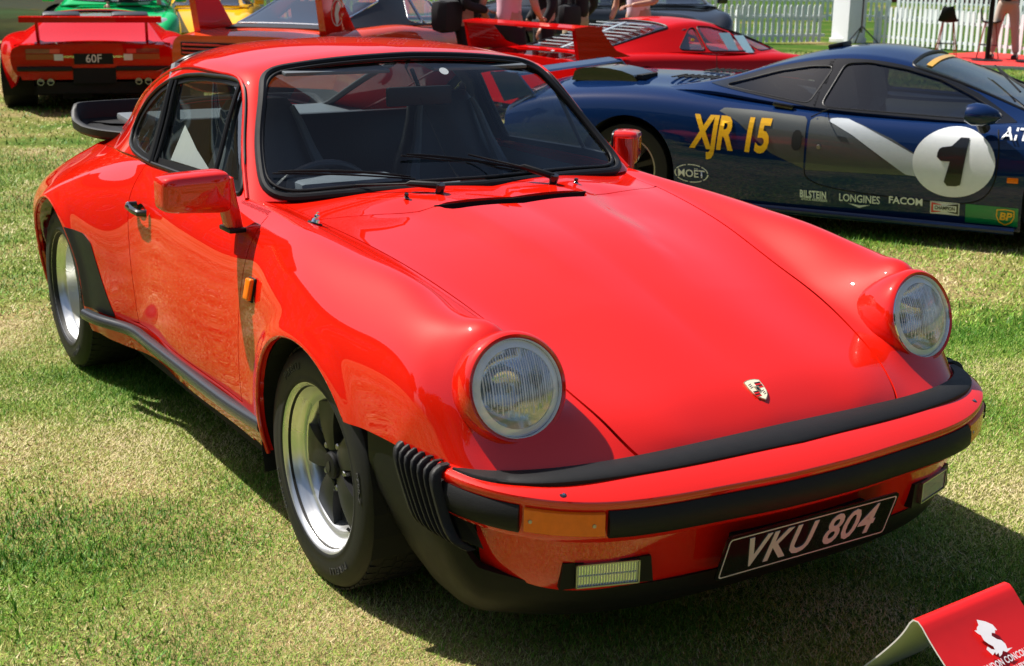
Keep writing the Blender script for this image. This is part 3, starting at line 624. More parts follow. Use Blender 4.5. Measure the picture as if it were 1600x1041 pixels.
# ---- doors
dv, df = clip(BV, BF, lambda V: np.minimum(V[:, 4]-4.05, 9-0*V[:, 0]))
dv, df = clip(dv, df, lambda V: np.minimum(DF-G-V[:, 0], V[:, 0]-door_x(V[:, 2])-G)); dv, df = clip(dv, df, lambda V: V[:, 2]-.345)
doors = [panel('door', dv, df, M['red'], car, .012, s) for s in (1, -1)]
from mathutils.bvhtree import BVHTree
body_bvh = BVHTree.FromPolygons([tuple(v[:3]) for v in BV], BF)
for (ax, ar) in ((0.0, .345), (-2.255, .360)):
    pp = []
    for a in range(-16, 197, 4):
        r_a = R(a); x_, z_ = ax+ar*math.cos(r_a), .315+ar*math.sin(r_a)
        if z_ < .315: x_ = ax+math.copysign(ar, math.cos(r_a))
        if ax == 0 and a < 38: continue
        h_ = body_bvh.ray_cast(Vector((x_, 2, z_)), Vector((0, -1, 0)))
        if h_[0] is not None and h_[0].y > .6: pp.append((x_, h_[0].y-.006, z_))
    for s in (1, -1):
        b = B(); b.tube([(x, s*y, z) for x, y, z in pp], .0065, 10); b.build('arch_lip', M['red'], car)
# ---- sill below the doors
sv, sf = clip(BV, BF, lambda V: np.minimum(.341-V[:, 2], V[:, 2]-.225)); sv, sf = clip(sv, sf, lambda V: np.minimum(DF+.004-V[:, 0], V[:, 0]+1.60)); sv, sf = clip(sv, sf, lambda V: V[:, 4]-6)
for s in (1, -1): panel('sill', sv, sf, M['red'], car, .015, s)
# ---- rear quarters and tail
qv, qf = clip(BV, BF, lambda V: V[:, 4]-np.where(V[:, 0] > -2.7, 4.05, 2.6)); qv, qf = clip(qv, qf, lambda V: np.where(V[:, 2] > .343, door_x(V[:, 2])-G-V[:, 0], -1.602-V[:, 0]))
qv, qf = clip(qv, qf, lambda V: np.where(side(V) > 0, arch_r(V), 1)); qv, qf = clip(qv, qf, lambda V: V[:, 2]-np.interp(V[:, 0], [-2.0, -1.6], [.235, .225]))
quarters = [panel('rear_quarter', qv, qf, M['red'], car, .022, s) for s in (1, -1)]
# ---- engine lid and the tea-tray spoiler
ev, ef = clip(BV, BF, lambda V: np.minimum(-2.70-V[:, 0], 2.57-V[:, 4])); lid = panel('engine_lid', ev, ef, M['red'], car, .012, 0)
def grid_mesh(G_):
    nu, nv = G_.shape[:2]; V = np.concatenate([G_.reshape(-1, 3), np.zeros((nu*nv, 2))], 1)
    return V, [(i*nv+j, i*nv+j+1, (i+1)*nv+j+1, (i+1)*nv+j) for i in range(nu-1) for j in range(nv-1)]
b = B(); out = [(-2.50, .50), (-2.66, .575), (-2.82, .600), (-2.96, .598), (-3.06, .565), (-3.11, .46), (-3.13, .30), (-3.135, 0)]
pl = curve([(x, y, 0) for x, y in out], 30); pl = np.vstack([pl, (pl*[1, -1, 1])[::-1][1:]])
prof = [(-.12, .822), (-.02, .826), (.0, .842), (.004, .930), (-.004, .942), (-.018, .942), (-.026, .930), (-.036, .872), (-.06, .862), (-.17, .860)]
def ring_loft(pl, prof):
    V = []; n = len(pl); T = np.gradient(pl[:, :2], axis=0); T /= np.linalg.norm(T, axis=1)[:, None]; Nn = np.stack([T[:, 1], -T[:, 0]], 1)
    c0 = pl[:, :2].mean(0); sgn = np.sign(((pl[:, :2]-c0)*Nn).sum(1)).mean(); Nn *= np.sign(sgn)
    Gd = np.zeros((n, len(prof), 3))
    for k, (d, z) in enumerate(prof): Gd[:, k, :2] = pl[:, :2]+Nn*d; Gd[:, k, 2] = z+pl[:, 2]
    return Gd
Gd = ring_loft(pl, prof); hf_ = np.interp(-Gd[:, 3, 0], [2.80, 2.98, 3.06], [.30, .45, 1.0])[:, None]; Gd[:, :, 2] = np.where(Gd[:, :, 2] > .842, .842+(Gd[:, :, 2]-.842)*hf_, Gd[:, :, 2]); V, F = grid_mesh(Gd)
spo = mk('spoiler_rim', V, [tuple(reversed(f)) for f in F], M['black_rubber'], car, True, 'black rubber rim of the whale-tail spoiler', 40)
b = B(); inner = Gd[:, -1, :]; mid = np.array([[-2.62, p[1]*.2, .862] for p in inner]); V = np.vstack([inner, mid]); n = len(inner)
mk('spoiler_tray', V, [(i, i+1, n+i+1, n+i) for i in range(n-1)], M['black_plastic'], car, False)
b = B(); b.prism([(-2.58, -.36), (-2.58, .36), (-2.92, .33), (-2.92, -.33)], .70, .872); o = b.build('spoiler_base', M['red'], car, True)
b = B(); b.prism([(-2.62, -.29), (-2.62, .29), (-2.87, .27), (-2.87, -.27)], .87, .877); gr = b.build('spoiler_grille', M['dark'], car, False)
b = B()
for k in range(14): b.box((-2.63-k*.018, 0, .879), (.006, .55, .004))
b.build('grille_slat', M['black_plastic'], gr, False)

# ---- greenhouse: one surface from the screen base over the roof to the rear deck
DN = [
 [(-.460,0,.903),(-.505,.20,.900),(-.580,.42,.890),(-.650,.640,.880),(-.690,.680,.880),(-.694,.684,.880),(-.697,.688,.880),(-.70,.690,.880)],
 [(-.735,0,1.098),(-.755,.19,1.092),(-.800,.39,1.076),(-.850,.580,1.056),(-.880,.612,1.046),(-.885,.635,1.015),(-.888,.665,.95),(-.890,.698,.885)],
 [(-1.02,0,1.262),(-1.02,.18,1.256),(-1.03,.36,1.241),(-1.045,.495,1.222),(-1.055,.552,1.200),(-1.06,.578,1.160),(-1.06,.640,1.02),(-1.06,.700,.884)],
 [(-1.15,0,1.281),(-1.15,.185,1.275),(-1.15,.365,1.258),(-1.155,.500,1.236),(-1.16,.560,1.210),(-1.16,.582,1.168),(-1.16,.642,1.02),(-1.16,.702,.884)],
 [(-1.42,0,1.293),(-1.42,.19,1.287),(-1.42,.37,1.270),(-1.42,.505,1.243),(-1.42,.566,1.212),(-1.42,.588,1.165),(-1.42,.642,1.02),(-1.42,.702,.884)],
 [(-1.76,0,1.275),(-1.76,.19,1.268),(-1.76,.37,1.248),(-1.75,.495,1.208),(-1.74,.560,1.168),(-1.735,.595,1.12),(-1.72,.645,1.0),(-1.70,.698,.884)],
 [(-2.12,0,1.208),(-2.12,.185,1.200),(-2.11,.36,1.172),(-2.09,.470,1.128),(-2.07,.550,1.060),(-2.05,.588,1.01),(-2.02,.628,.945),(-1.98,.680,.872)],
 [(-2.46,0,1.090),(-2.46,.18,1.082),(-2.44,.34,1.050),(-2.42,.440,1.000),(-2.39,.510,.940),(-2.37,.545,.905),(-2.34,.585,.875),(-2.30,.630,.848)],
 [(-2.76,0,.935),(-2.76,.17,.928),(-2.74,.32,.902),(-2.72,.41,.870),(-2.70,.470,.842),(-2.68,.500,.828),(-2.66,.535,.812),(-2.64,.575,.800)],
 [(-2.98,0,.790),(-2.98,.16,.785),(-2.97,.30,.770),(-2.96,.38,.752),(-2.95,.430,.740),(-2.94,.455,.732),(-2.93,.480,.724),(-2.92,.515,.715)],
]
DOME = Surf(DN, np.interp(np.linspace(0, 1, 150), [0, .45, 1], [0, 4, 9]), np.interp(np.linspace(0, 1, 72), [0, .4, .65, 1], [0, 3, 4.6, 7]))
GV, GF = DOME.mesh()
def qsp(P, n): return curve([(a, b_, 0) for a, b_ in P], n)[:, :2]
# windscreen outline in (u, v): inside v<3 between base and header with rounded corners
def rrect(P, u0, u1, v1, ru, rv):
    u, v = P[:, 0], P[:, 1]; du = np.maximum(np.maximum(u0+ru-u, u-(u1-ru)), 0)/ru; dvv = np.maximum(v-(v1-rv), 0)/rv
    return 1-np.sqrt(du**2+dvv**2)-1e-6
scr_f = lambda V, g=0: rrect(V[:, 3:5], .08+g, 1.93-g, 2.98-g, .26, .42)
rear_f = lambda V, g=0: rrect(V[:, 3:5], 5.55+g, 7.75-g, 2.9-g, .35, .6)
SIDEW = [(-.735,.893),(-.90,.893),(-1.2,.890),(-1.545,.884),(-1.545,.884),(-1.66,.888),(-1.79,.897),(-1.88,.915),(-1.925,.955),(-1.905,1.01),(-1.83,1.073),(-1.735,1.118),(-1.637,1.150),(-1.483,1.178),(-1.326,1.192),(-1.144,1.197),(-1.06,1.194),(-1.00,1.176),(-.88,1.050),(-.80,.965)]
sw = np.array(SIDEW)
side_f = lambda V, g=0: np.where(V[:, 4] > 4.02, inpoly(V[:, [0, 2]], sw)-g, -1.0)
sh, shf = clip(GV, GF, lambda V: -scr_f(V)); sh, shf = clip(sh, shf, lambda V: -rear_f(V)); sh, shf = clip(sh, shf, lambda V: -side_f(V)); sh, shf = clip(sh, shf, lambda V: np.minimum(V[:, 3]-.02, 8.6-V[:, 3]))
roof = panel('roof', sh, shf, M['red'], car, .014, 0, 'red roof with its windscreen pillars and sail panels')
def offs(V, F, d):
    N = normals(V, F); W = V.copy(); W[:, :3] += N*d; W[:, 1] = np.where(V[:, 1] < 1e-6, 0.0, W[:, 1]); return W
def glass(name, f, m, depth, both, parent=car):
    v_, f_ = clip(GV, GF, f); v_ = offs(v_, f_, depth)
    return v_, f_
scv, scF = glass('windscreen', lambda V: scr_f(V, -.03), None, -.006, True); W, X = mirror(scv, scF); scv2, scF2 = merge(np.vstack([scv, W]), list(scF)+[tuple(i+len(scv) for i in f) for f in X])
screen = mk('windscreen', scv2, scF2, M['glass_front'], car)
rv_, rF_ = glass('rear_window', lambda V: rear_f(V, -.03), None, -.006, True); W, X = mirror(rv_, rF_); rv_, rF_ = merge(np.vstack([rv_, W]), list(rF_)+[tuple(i+len(W) for i in f) for f in X])
rearw = mk('rear_window', rv_, rF_, M['glass_side'], car)
def seal_on(V, F, r, m, name, parent, off=0.0, flat=1.0):
    L = order_loop(V, F); P = V[L][:, :3]; N = normals(V, F)[L]; P = P+N*off
    n = max(24, min(220, len(P))); d = np.concatenate([[0], np.cumsum(np.linalg.norm(np.diff(np.vstack([P, P[:1]]), axis=0), axis=1))])
    Q = np.stack([np.interp(np.linspace(0, d[-1], n+1)[:-1], d, np.append(P[:, k], P[0, k])) for k in range(3)], 1)
    for _ in range(3): Q = (np.roll(Q, 1, 0)+2*Q+np.roll(Q, -1, 0))/4
    b = B(); b.tube([tuple(q) for q in Q], r, 10, closed=True); return b.build(name, m, parent)
seal_on(scv2, scF2, .014, M['seal'], 'windscreen_seal', car, .004)
sv3, sF3 = clip(GV, GF, lambda V: scr_f(V, .055)); W, X = mirror(sv3, sF3); sv3, sF3 = merge(np.vstack([sv3, W]), list(sF3)+[tuple(i+len(W) for i in f) for f in X])
seal_on(sv3, sF3, .0055, M['seal'], 'windscreen_inner_seal', car, .0015)
# black frit/rubber band between the two
sv4, sF4 = clip(GV, GF, lambda V: np.minimum(scr_f(V, -.02), -scr_f(V, .06))); W, X = mirror(sv4, sF4); sv4, sF4 = merge(np.vstack([sv4, W]), list(sF4)+[tuple(i+len(W) for i in f) for f in X])
sv4 = offs(sv4, sF4, -.002); mk('windscreen_rubber_band', sv4, sF4, M['seal'], car)
seal_on(rv_, rF_, .013, M['seal'], 'rear_window_seal', car, .004)
DW = [(-.80,.925),(-.94,.925),(-1.25,.915),(-1.505,.908),(-1.56,1.142),(-1.438,1.162),(-1.308,1.174),(-1.177,1.178),(-1.05,1.174),(-1.01,1.160),(-.91,1.060)]
QW = [(-1.615,.905),(-1.665,.905),(-1.765,.913),(-1.860,.935),(-1.885,.965),(-1.86,1.008),(-1.79,1.056),(-1.715,1.098),(-1.650,1.122)]
for s in (1, -1):
    v_, f_ = clip(GV, GF, lambda V: side_f(V, -.002)); v_ = offs(v_, f_, -.004)
    gq = lambda P_: lambda V: inpoly(V[:, [0, 2]], P_)
    fr_, fF_ = clip(v_, f_, lambda V: -inpoly(V[:, [0, 2]], DW)); fr_, fF_ = clip(fr_, fF_, lambda V: -inpoly(V[:, [0, 2]], QW))
    panel('window_frame', fr_, fF_, M['seal'], car, .008, s, None)
    for nm, P_ in (('door_window', DW), ('quarter_window', QW)):
        a_, b_ = clip(v_, f_, gq(P_)); a_ = offs(a_, b_, -.006); 
        if s < 0: a_, b_ = mirror(a_, b_)
        mk(nm, a_, b_, M['glass_side'], car)
    v_, f_ = clip(GV, GF, lambda V: side_f(V, .0)); L = order_loop(v_, f_)
    if s < 0: v_, f_ = mirror(v_, f_)
    seal_on(v_, f_, .0065, M['seal'], 'window_seal', car, .001)
    # division bars: vent window post and B pillar, following the curve of the glass
    for (x0, z0, x1, z1, w) in ((-1.036, 1.182, -.965, .905, .0075), (-1.600, 1.150, -1.537, .885, .0125), (-1.560, 1.155, -1.500, .895, .006)):
        P = []
        for k in range(9):
            z_ = z0+(z1-z0)*k/8; x_ = x0+(x1-x0)*k/8; d = np.hypot(GV[:, 0]-x_, GV[:, 2]-z_)+np.where(GV[:, 4] < 4.1, 9, 0); i = np.argsort(d)[:4]; w_ = 1/(d[i]+1e-4); y_ = (GV[i, 1]*w_).sum()/w_.sum()
            P.append((x_, s*(y_+.0), z_))
        b = B(); b.tube(P, w, 8); b.build('window_post', M['seal'], car)
    # rain gutter from the cowl corner over the doors to the tail
    gu = np.linspace(.05, 7.6, 70); gp = nspline(DOME.tu, DOME.net, np.interp(gu, range(len(DOME.tu)), DOME.tu)); gp = nspline(DOME.tv, np.swapaxes(gp, 0, 1), np.interp([4.05], range(len(DOME.tv)), DOME.tv))[0]
    b = B(); b.tube([(p[0], s*(p[1]+.004), p[2]-.001) for p in gp], .0065, 8); b.build('rain_gutter', M['red'], car)

# ---- bumper: plan curve of the outer edge and profiles offset inwards from it
EDGE = [(.973,0,.490),(.970,.12,.490),(.957,.26,.490),(.935,.45,.491),(.895,.585,.495),(.830,.690,.505),(.745,.755,.513),(.660,.785,.519),(.60,.790,.521)]
e = curve(EDGE, 60); e = np.vstack([(e*[1, -1, 1])[::-1][:-1], e])
def plan_loft(e, prof, t0=0., t1=1., n=None, zof=0):
    T = np.gradient(e[:, :2], axis=0); T /= np.linalg.norm(T, axis=1)[:, None]; Nn = np.stack([T[:, 1], -T[:, 0]], 1)
    m = len(e); idx = np.linspace(t0*(m-1), t1*(m-1), n or int((t1-t0)*m)+2); I = np.clip(idx.astype(int), 0, m-2); w = (idx-I)[:, None]
    P = e[I]*(1-w)+e[I+1]*w; Q = Nn[I]*(1-w)+Nn[I+1]*w
    Gd = np.zeros((len(idx), len(prof), 3))
    for k, (d, z) in enumerate(prof): Gd[:, k, :2] = P[:, :2]+Q*d; Gd[:, k, 2] = (P[:, 2]-.49)*float(np.interp(d, [-.06, -.02], [.12, 1]) if z > .47 else 1)+z
    return Gd
def pl_obj(name, prof, m, t0=0., t1=1., cap=True, label=None, n=None, parent=car):
    Gd = plan_loft(e, prof, t0, t1, n); V, F = grid_mesh(Gd); nv = len(prof)
    if cap: F = F+[tuple(range(nv-1, -1, -1)), tuple(len(V)-nv+k for k in range(nv))]
    return mk(name, V, F, m, parent, True, label, 38)
pl_obj('bumper', [(-.10,.500),(-.078,.525),(-.060,.522),(-.030,.509),(-.010,.499),(-.002,.494),(.000,.488),(-.001,.480),(-.004,.472),(-.007,.465),(-.009,.412),(-.018,.398),(-.040,.392),(-.075,.390),(-.10,.390)], M['red'], cap=False)
# black rubber strip on top of the bumper against the bonnet
T_ = curve([(.900,0,.527),(.892,.20,.527),(.878,.40,.526),(.838,.60,.526),(.786,.695,.526),(.722,.748,.527),(.664,.768,.528)], 50)
U_ = curve([(.826,0,.546),(.824,.20,.544),(.814,.40,.540),(.795,.52,.537),(.768,.618,.535),(.716,.706,.531),(.655,.757,.527)], 50)
T_ = np.vstack([(T_*[1, -1, 1])[::-1][:-1], T_]); U_ = np.vstack([(U_*[1, -1, 1])[::-1][:-1], U_])
up = np.array([0, 0, 1.]); Gd = np.stack([U_-up*.03, U_, U_*.94+T_*.06+up*.003, U_*.5+T_*.5+up*.0045, U_*.08+T_*.92+up*.005, T_+up*.001, T_-up*.03], 1)
V, F = grid_mesh(Gd); mk('bumper_top_strip', V, F+[tuple(range(6, -1, -1)), tuple(len(V)-7+k for k in range(7))], M['black_rubber'], car, True, 'black rubber strip between bonnet and bumper', 40)
tt = lambda y: float(np.interp(y, e[:, 1], np.linspace(0, 1, len(e))))
# rubber impact strip in front, lamps let in at each side of it
rub = [(-.012,.475),(.000,.474),(.0105,.456),(.011,.426),(.004,.416),(-.012,.415)]
pl_obj('impact_strip', rub, M['black_rubber'], tt(-.540), tt(.540), True, 'long black rubber impact strip across the front bumper')
for s in (1, -1):
    a_, b_ = sorted((tt(s*.700), tt(s*.788))); pl_obj('impact_strip', rub, M['black_rubber'], a_, b_, True, None)
    a_, b_ = sorted((tt(s*.548), tt(s*.692))); lamp = pl_obj('indicator', [(-.02,.471),(-.001,.471),(.004,.468),(.004,.421),(-.001,.418),(-.02,.418)], M['amber'], a_, b_, True, 'amber indicator lens let into the bumper', 8)
    for yy in (.562, .678):
        i = int(round(tt(s*yy)*(len(e)-1))); p = e[i]; b = B(); b.lathe([(0, .002), (.004, .002), (.0045, 0)], 10, frame((p[0]+.003, p[1]+s*.002, .444+p[2]-.49), (1, s*.35, 0))); b.build('screw', M['dull_metal'], lamp)
    # headlamp washer nozzle on the bumper
    b = B(); mt = frame((.858, s*.618, .506), (.25, s*.1, 1), (1, 0, 0)); b.lathe([(0, .005), (.007, .005), (.009, .003), (.015, .0), (.016, -.004)], 20, mt); b.build('washer_nozzle', M['black_gloss'], car)
    b = B(); b.lathe([(0, .0), (.003, .0), (.003, -.003)], 12, frame((.861, s*.618, .5125), (.6, 0, .6))); b.build('washer_jet', M['chrome'], car)
# red valance below the bumper
val = [(-.055,.400),(-.066,.340),(-.072,.30),(-.080,.265),(-.095,.245)]
pl_obj('front_valance', val, M['red'], tt(-.775), tt(.775), False, 'red valance under the bumper')
# black chin spoiler and side apron running up to the fender in front of each wheel
LIPS = [(.888,0,0),(.885,.2,0),(.866,.40,0),(.815,.560,0),(.745,.675,0),(.66,.76,0),(.52,.790,0),(.40,.800,0),(.33,.805,0)]
l = curve(LIPS, 70); l = np.vstack([(l*[1, -1, 1])[::-1][:-1], l]); s_ = np.abs(l[:, 1])
zt = np.interp(l[:, 0], [.325, .40, .50, .60, .70, .80, .88, .93], [.531, .533, .534, .50, .315, .275, .262, .258])
zb = np.interp(l[:, 0], [.33, .40, .50, .60, .92], [.28, .225, .182, .170, .166])
T2 = np.gradient(l[:, :2], axis=0); T2 /= np.linalg.norm(T2, axis=1)[:, None]; N2 = np.stack([T2[:, 1], -T2[:, 0], 0*T2[:, 0]], 1)
Gd = np.stack([np.stack([l[:, 0], l[:, 1], zt*(1-k)+zb*k], 1)-N2*d for k, d in ((0, .022), (.02, .002), (.3, .004), (.55, .016), (.8, .045), (.95, .07), (1.0, .085), (1.0, .12))], 1)
Gd[:, :, 0] = np.maximum(Gd[:, :, 0], .26)
V, F = grid_mesh(Gd); chin = mk('chin_spoiler', V, F, M['black_plastic'], car, True, 'black chin spoiler wrapping up to the front wheel arches', 45)
# bellows at the bumper ends
for s in (1, -1):
    b = B()
    for k in range(7):
        x = .500+k*.0245; yb = float(np.interp(x, [.45, .55, .66, .75], [.806, .806, .795, .77])); sl = .045
        w = .016 if k in (0, 6) else .0085
        zt_ = .548-.002*k; P = [(x-.004, s*(yb-.012), zt_), (x+.002, s*(yb+.012), zt_-.012), (x+.020, s*(yb+.016), zt_-.06), (x+sl, s*(yb+.008), zt_-.12), (x+sl+.022, s*(yb-.004), .385), (x+sl+.03, s*(yb-.03), .368)]
        P = curve(P, 14); V = []; F = []
        for i, p in enumerate(P):
            for dx, dy in ((-w/2, -.02), (-w/2, -.001), (-w/3, .002), (w/3, .002), (w/2, -.001), (w/2, -.02)): V.append((p[0]+dx, p[1]+s*dy, p[2]))
        for i in range(13):
            for j in range(5): q_ = (i*6+j, i*6+j+1, (i+1)*6+j+1, (i+1)*6+j); F.append(q_ if s < 0 else q_[::-1])
        F += [(0, 1, 2, 3, 4, 5), (78, 79, 80, 81, 82, 83)]
        mk('bellows_fold', V, F, M['black_rubber'], car, True, None, 50)
    P = [(.48, s*.780, .545), (.66, s*.765, .52), (.74, s*.735, .37), (.56, s*.77, .36)]; mk('bellows_backing', P, [(0, 1, 2, 3)], M['dark'], car, False)
    # fog lamp
    fl = empty('fog_lamp', (0, 0, 0), 0, car); cn = Vector((.838, s*.492, .306)); ax = Vector((.93, s*.30, -.02)); mt = frame(cn, ax, (0, 0, 1))
    b = B(); b.prism([(-.030, -.105), (-.030, .105), (.030, .098), (.030, -.098)], -.05, .016, mt); b.build('lamp_housing', M['black_plastic'], fl, False)
    b = B(); b.prism([(-.024, -.068), (-.024, .068), (.024, .068), (.024, -.068)], .0165, .019, mt); b.build('reflector', M['chrome'], fl, False)
    b = B()
    for k in range(22):
        yy = -.065+k*.0062; b.prism([(-.023, yy-.0012), (-.023, yy+.0012), (.023, yy+.0012), (.023, yy-.0012)], .019, .0225, mt)
    b.prism([(-.002, -.066), (-.002, .066), (.0, .066), (.0, -.066)], .019, .0215, mt); b.build('lens', mat('fog_lens', (.34, .36, .37), .08, spec=.8, coat=1), fl, False)
    b = B()
    for a_, b_, c_, d_ in ((-.027, -.071, -.024, .071), (.024, -.071, .027, .071), (-.027, -.071, .027, -.068), (-.027, .068, .027, .071)):
        b.prism([(a_, b_), (a_, d_), (c_, d_), (c_, b_)], .016, .025, mt)
    b.build('lamp_rim', M['dull_metal'], fl, False)

# ---- number plate
pn = Vector((.953, 0, -.31)).normalized(); mt = frame((.935, 0, .315), pn, (0, 1, 0))
# local x = car left (to the right in the picture seen from the front), local y must point up
mt = Matrix(((0, .31*1.0, .953, .940), (1, 0, 0, .005), (0, .951, -.31, .312), (0, 0, 0, 1)))
pw, ph = .254, .056
def rr(w, h, r, n=5):
    P = []
    for cx, cy, a0 in ((w-r, h-r, 0), (-w+r, h-r, 90), (-w+r, -h+r, 180), (w-r, -h+r, 270)):
        for k in range(n+1): a = R(a0+90*k/n); P.append((cx+r*math.cos(a), cy+r*math.sin(a)))
    return P
plate = B().prism(rr(pw+.007, ph+.007, .012), -.004, .0, mt).build('number_plate', M['black_gloss'], car, False, 'black number plate reading VKU 804')
o_, i_ = rr(pw, ph, .009), rr(pw-.0035, ph-.0035, .007); n = len(o_)
V = [mt @ Vector((x, y, .0012)) for x, y in o_+i_]; mk('plate_border', V, [(i, (i+1) % n, n+(i+1) % n, n+i) for i in range(n)], M['off_white'], plate, False)
V, F = text_mesh('VKU 804', .118, .0022, .12, .86, .0005, 1.07); mk('plate_lettering', [mt @ Vector((v.x, v.y-.002, v.z+.0015)) for v in V], F, M['off_white'], plate, False)
b = B(); b.box((.905, 0, .325), (.05, .40, .05)); b.build('plate_bracket', M['dark'], plate, False)

# ---- bonnet crest: a gold-rimmed shield with quartered field
def on_body(x, y):
    d = (BV[:, 0]-x)**2+(BV[:, 1]-abs(y))**2; i = int(np.argmin(d)); j = np.argsort(d)[:12]; A = np.c_[BV[j, :2], np.ones(12)]; k, *_ = np.linalg.lstsq(A, BV[j, 2], rcond=None)
    nrm = Vector((-k[0], -k[1] if y >= 0 else k[1], 1)).normalized(); return Vector((x, y, k[0]*x+k[1]*abs(y)+k[2])), nrm
cp, cn = on_body(.742, 0.0); mt = frame(cp+cn*.0005, cn, (0, 1, 0))   # local x = car left
mt = Matrix(((0, -cn.z, cn.x, cp.x), (1, 0, 0, .001), (0, cn.x, cn.z, cp.z), (0, 0, 0, 1)))
sh_ = [(-.0235, .029), (-.012, .033), (0, .034), (.012, .033), (.0235, .029), (.0235, .008), (.021, -.008), (.015, -.020), (.007, -.028), (0, -.033), (-.007, -.028), (-.015, -.020), (-.021, -.008), (-.0235, .008)]
gold = mat('crest_gold', (.72, .60, .36), .25, metal=.8)
crest = B().prism(sh_, 0, .0035, mt).build('bonnet_crest', gold, car, False, 'small gold shield crest on the bonnet')
B().prism([(x*.93, y*.93+.0) for x, y in sh_], .0036, .0039, mt).build('crest_field', mat('crest_cream', (.78, .70, .52), .3), crest, False)
b = B(); r_ = B()
for (x0, x1, y0, y1) in ((.002, .020, .004, .022), (-.018, -.003, -.020, -.003)):
    h_ = (y1-y0)/4
    for k in range(4): (b if k % 2 == 0 else r_).prism([(x0, y1-h_*(k+1)), (x1*(1 if x1 > 0 else 1), y1-h_*(k+1)), (x1, y1-h_*k), (x0, y1-h_*k)], .0040, .0044, mt)
b.build('crest_stripe', M['black_gloss'], crest, False); r_.build('crest_stripe', M['red'], crest, False)
b = B(); b.prism([(-.0075, .010), (.0075, .010), (.0065, -.003), (0, -.010), (-.0065, -.003)], .0042, .0052, mt); b.build('crest_shield', gold, crest, False)
b = B(); b.prism([(-.003, .006), (.001, .007), (.004, .003), (.002, -.001), (.003, -.006), (0, -.003), (-.003, -.006), (-.002, 0), (-.004, .002)], .0053, .0058, mt)
for k in range(3):
    b.prism([(-.018, .018-k*.005), (-.008, .021-k*.005), (-.008, .0195-k*.005), (-.018, .0165-k*.005)], .0040, .0044, mt); b.prism([(.006, -.006-k*.005), (.014, -.003-k*.005), (.014, -.0045-k*.005), (.006, -.0075-k*.005)], .0040, .0044, mt)
b.build('crest_emblem', M['black_gloss'], crest, False)

# ---- headlights
M['clear'] = glass_mat('headlight_glass', (.99, .99, 1.0), .06)
M['frost'] = mat('frosted_lamp_rim', (.92, .93, .95), .40, metal=.0, spec=.8, bump=.5, bscale=900)
M['refl'] = mat('headlight_reflector', (.93, .94, .96), .10, metal=.9, spec=1.0)
for s in (1, -1):
    hn = Vector((HN[0], s*HN[1], HN[2])); c0 = Vector((hx, s*hy, hz)); mt = frame(c0, hn, (0, 0, 1))
    hl = empty('headlight', (0, 0, 0), 0, car)
    b = B(); b.lathe([(.088, -.20), (.112, -.095), (.1225, -.048), (.1245, -.024), (.1245, -.006), (.1225, .006), (.1185, .014), (.1145, .018), (.110, .015), (.107, .006), (.107, -.01)], 72, mt); b.build('headlight_ring', M['red'], hl)
    b = B(); b.lathe([(.108, .002), (.1095, .012), (.1065, .016), (.1045, .012), (.104, .004)], 64, mt); b.build('chrome_rim', M['chrome'], hl)
    b = B(); b.lathe([(.1035, .004), (.086, -.030), (.078, -.045), (.065, -.068), (.045, -.085), (.02, -.094), (0, -.096)], 56, mt); b.build('reflector', M['refl'], hl)
    b = B(); b.lathe([(.1035, .0055), (.098, .0095), (.092, .0125), (.0870, .0145), (.0865, .010)], 64, mt); b.build('frosted_border', M['frost'], hl)
    b = B(); b.lathe([(0, -.030), (.010, -.032), (.014, -.045), (.013, -.075), (.010, -.09)], 20, mt); b.build('bulb_shield', M['dull_metal'], hl)
    # glass with vertical flutes on its inner face
    V = []; F = []; n = 60; rr_ = .1045
    xs = np.linspace(-1, 1, 111)
    def dome_z(x, y): return .012+.022*(1-(x*x+y*y)/rr_**2)
    # front and fluted back skin from one disc grid
    for lay in (0, 1):
        base = len(V); ring = 18; seg = 120
        V.append((0, 0, dome_z(0, 0)-lay*.004))
        for i in range(1, ring+1):
            r1 = rr_*i/ring
            for k in range(seg):
                a = 2*math.pi*k/seg; x, y = r1*math.cos(a), r1*math.sin(a); z = dome_z(x, y)
                if lay: z -= .004
                V.append((x, y, z))
        for k in range(seg): t = (base, base+1+k, base+1+(k+1) % seg); F.append(t if not lay else t[::-1])
        for i in range(ring-1):
            for k in range(seg):
                a0 = base+1+i*seg+k; a1 = base+1+i*seg+(k+1) % seg; q_ = (a0, a0+seg, a1+seg, a1); F.append(q_ if not lay else q_[::-1])
    o = mk('lens', [mt @ Vector(v) for v in V], F, M['clear'], hl)
    # flutes: thin opaque ribs on the inner face, bright lines painted white, in three fields
    b = B(); gx = -.0835; k_ = 0
    fl_m = M.get('flute') or mat('lens_flute_white', (.86, .88, .92), .12, spec=.9, coat=1.0); M['flute'] = fl_m
    while gx <= .084:
        h_ = math.sqrt(max(0, .0865**2-gx*gx)); up_ = h_*.98; lo_ = -h_*(.70 if k_ % 2 else .52); w_ = .0012 if k_ % 3 else .0019
        if h_ > .015:
            Vr = []; 
            for q_ in range(8):
                xx = lo_+(up_-lo_)*q_/7; zz = dome_z(xx, gx)-.0065; Vr += [mt @ Vector((xx, gx-w_, zz-.001)), mt @ Vector((xx, gx, zz+.001)), mt @ Vector((xx, gx+w_, zz-.001))]
            b.add(Vr, [(3*q_+e_, 3*q_+e_+1, 3*q_+e_+4, 3*q_+e_+3) for q_ in range(7) for e_ in (0, 1)])
        gx += .0060; k_ += 1
    b.build('lens_flute', fl_m, hl, False)
    b = B(); b.lathe([(0, .002), (.004, .002), (.0055, -.001), (.0055, -.004)], 12, frame(c0-Vector((0, 0, 1))*.118+hn*.022+Vector((-.028, 0, 0)), (1, 0, -.4))); b.build('retaining_screw', M['chrome'], hl)

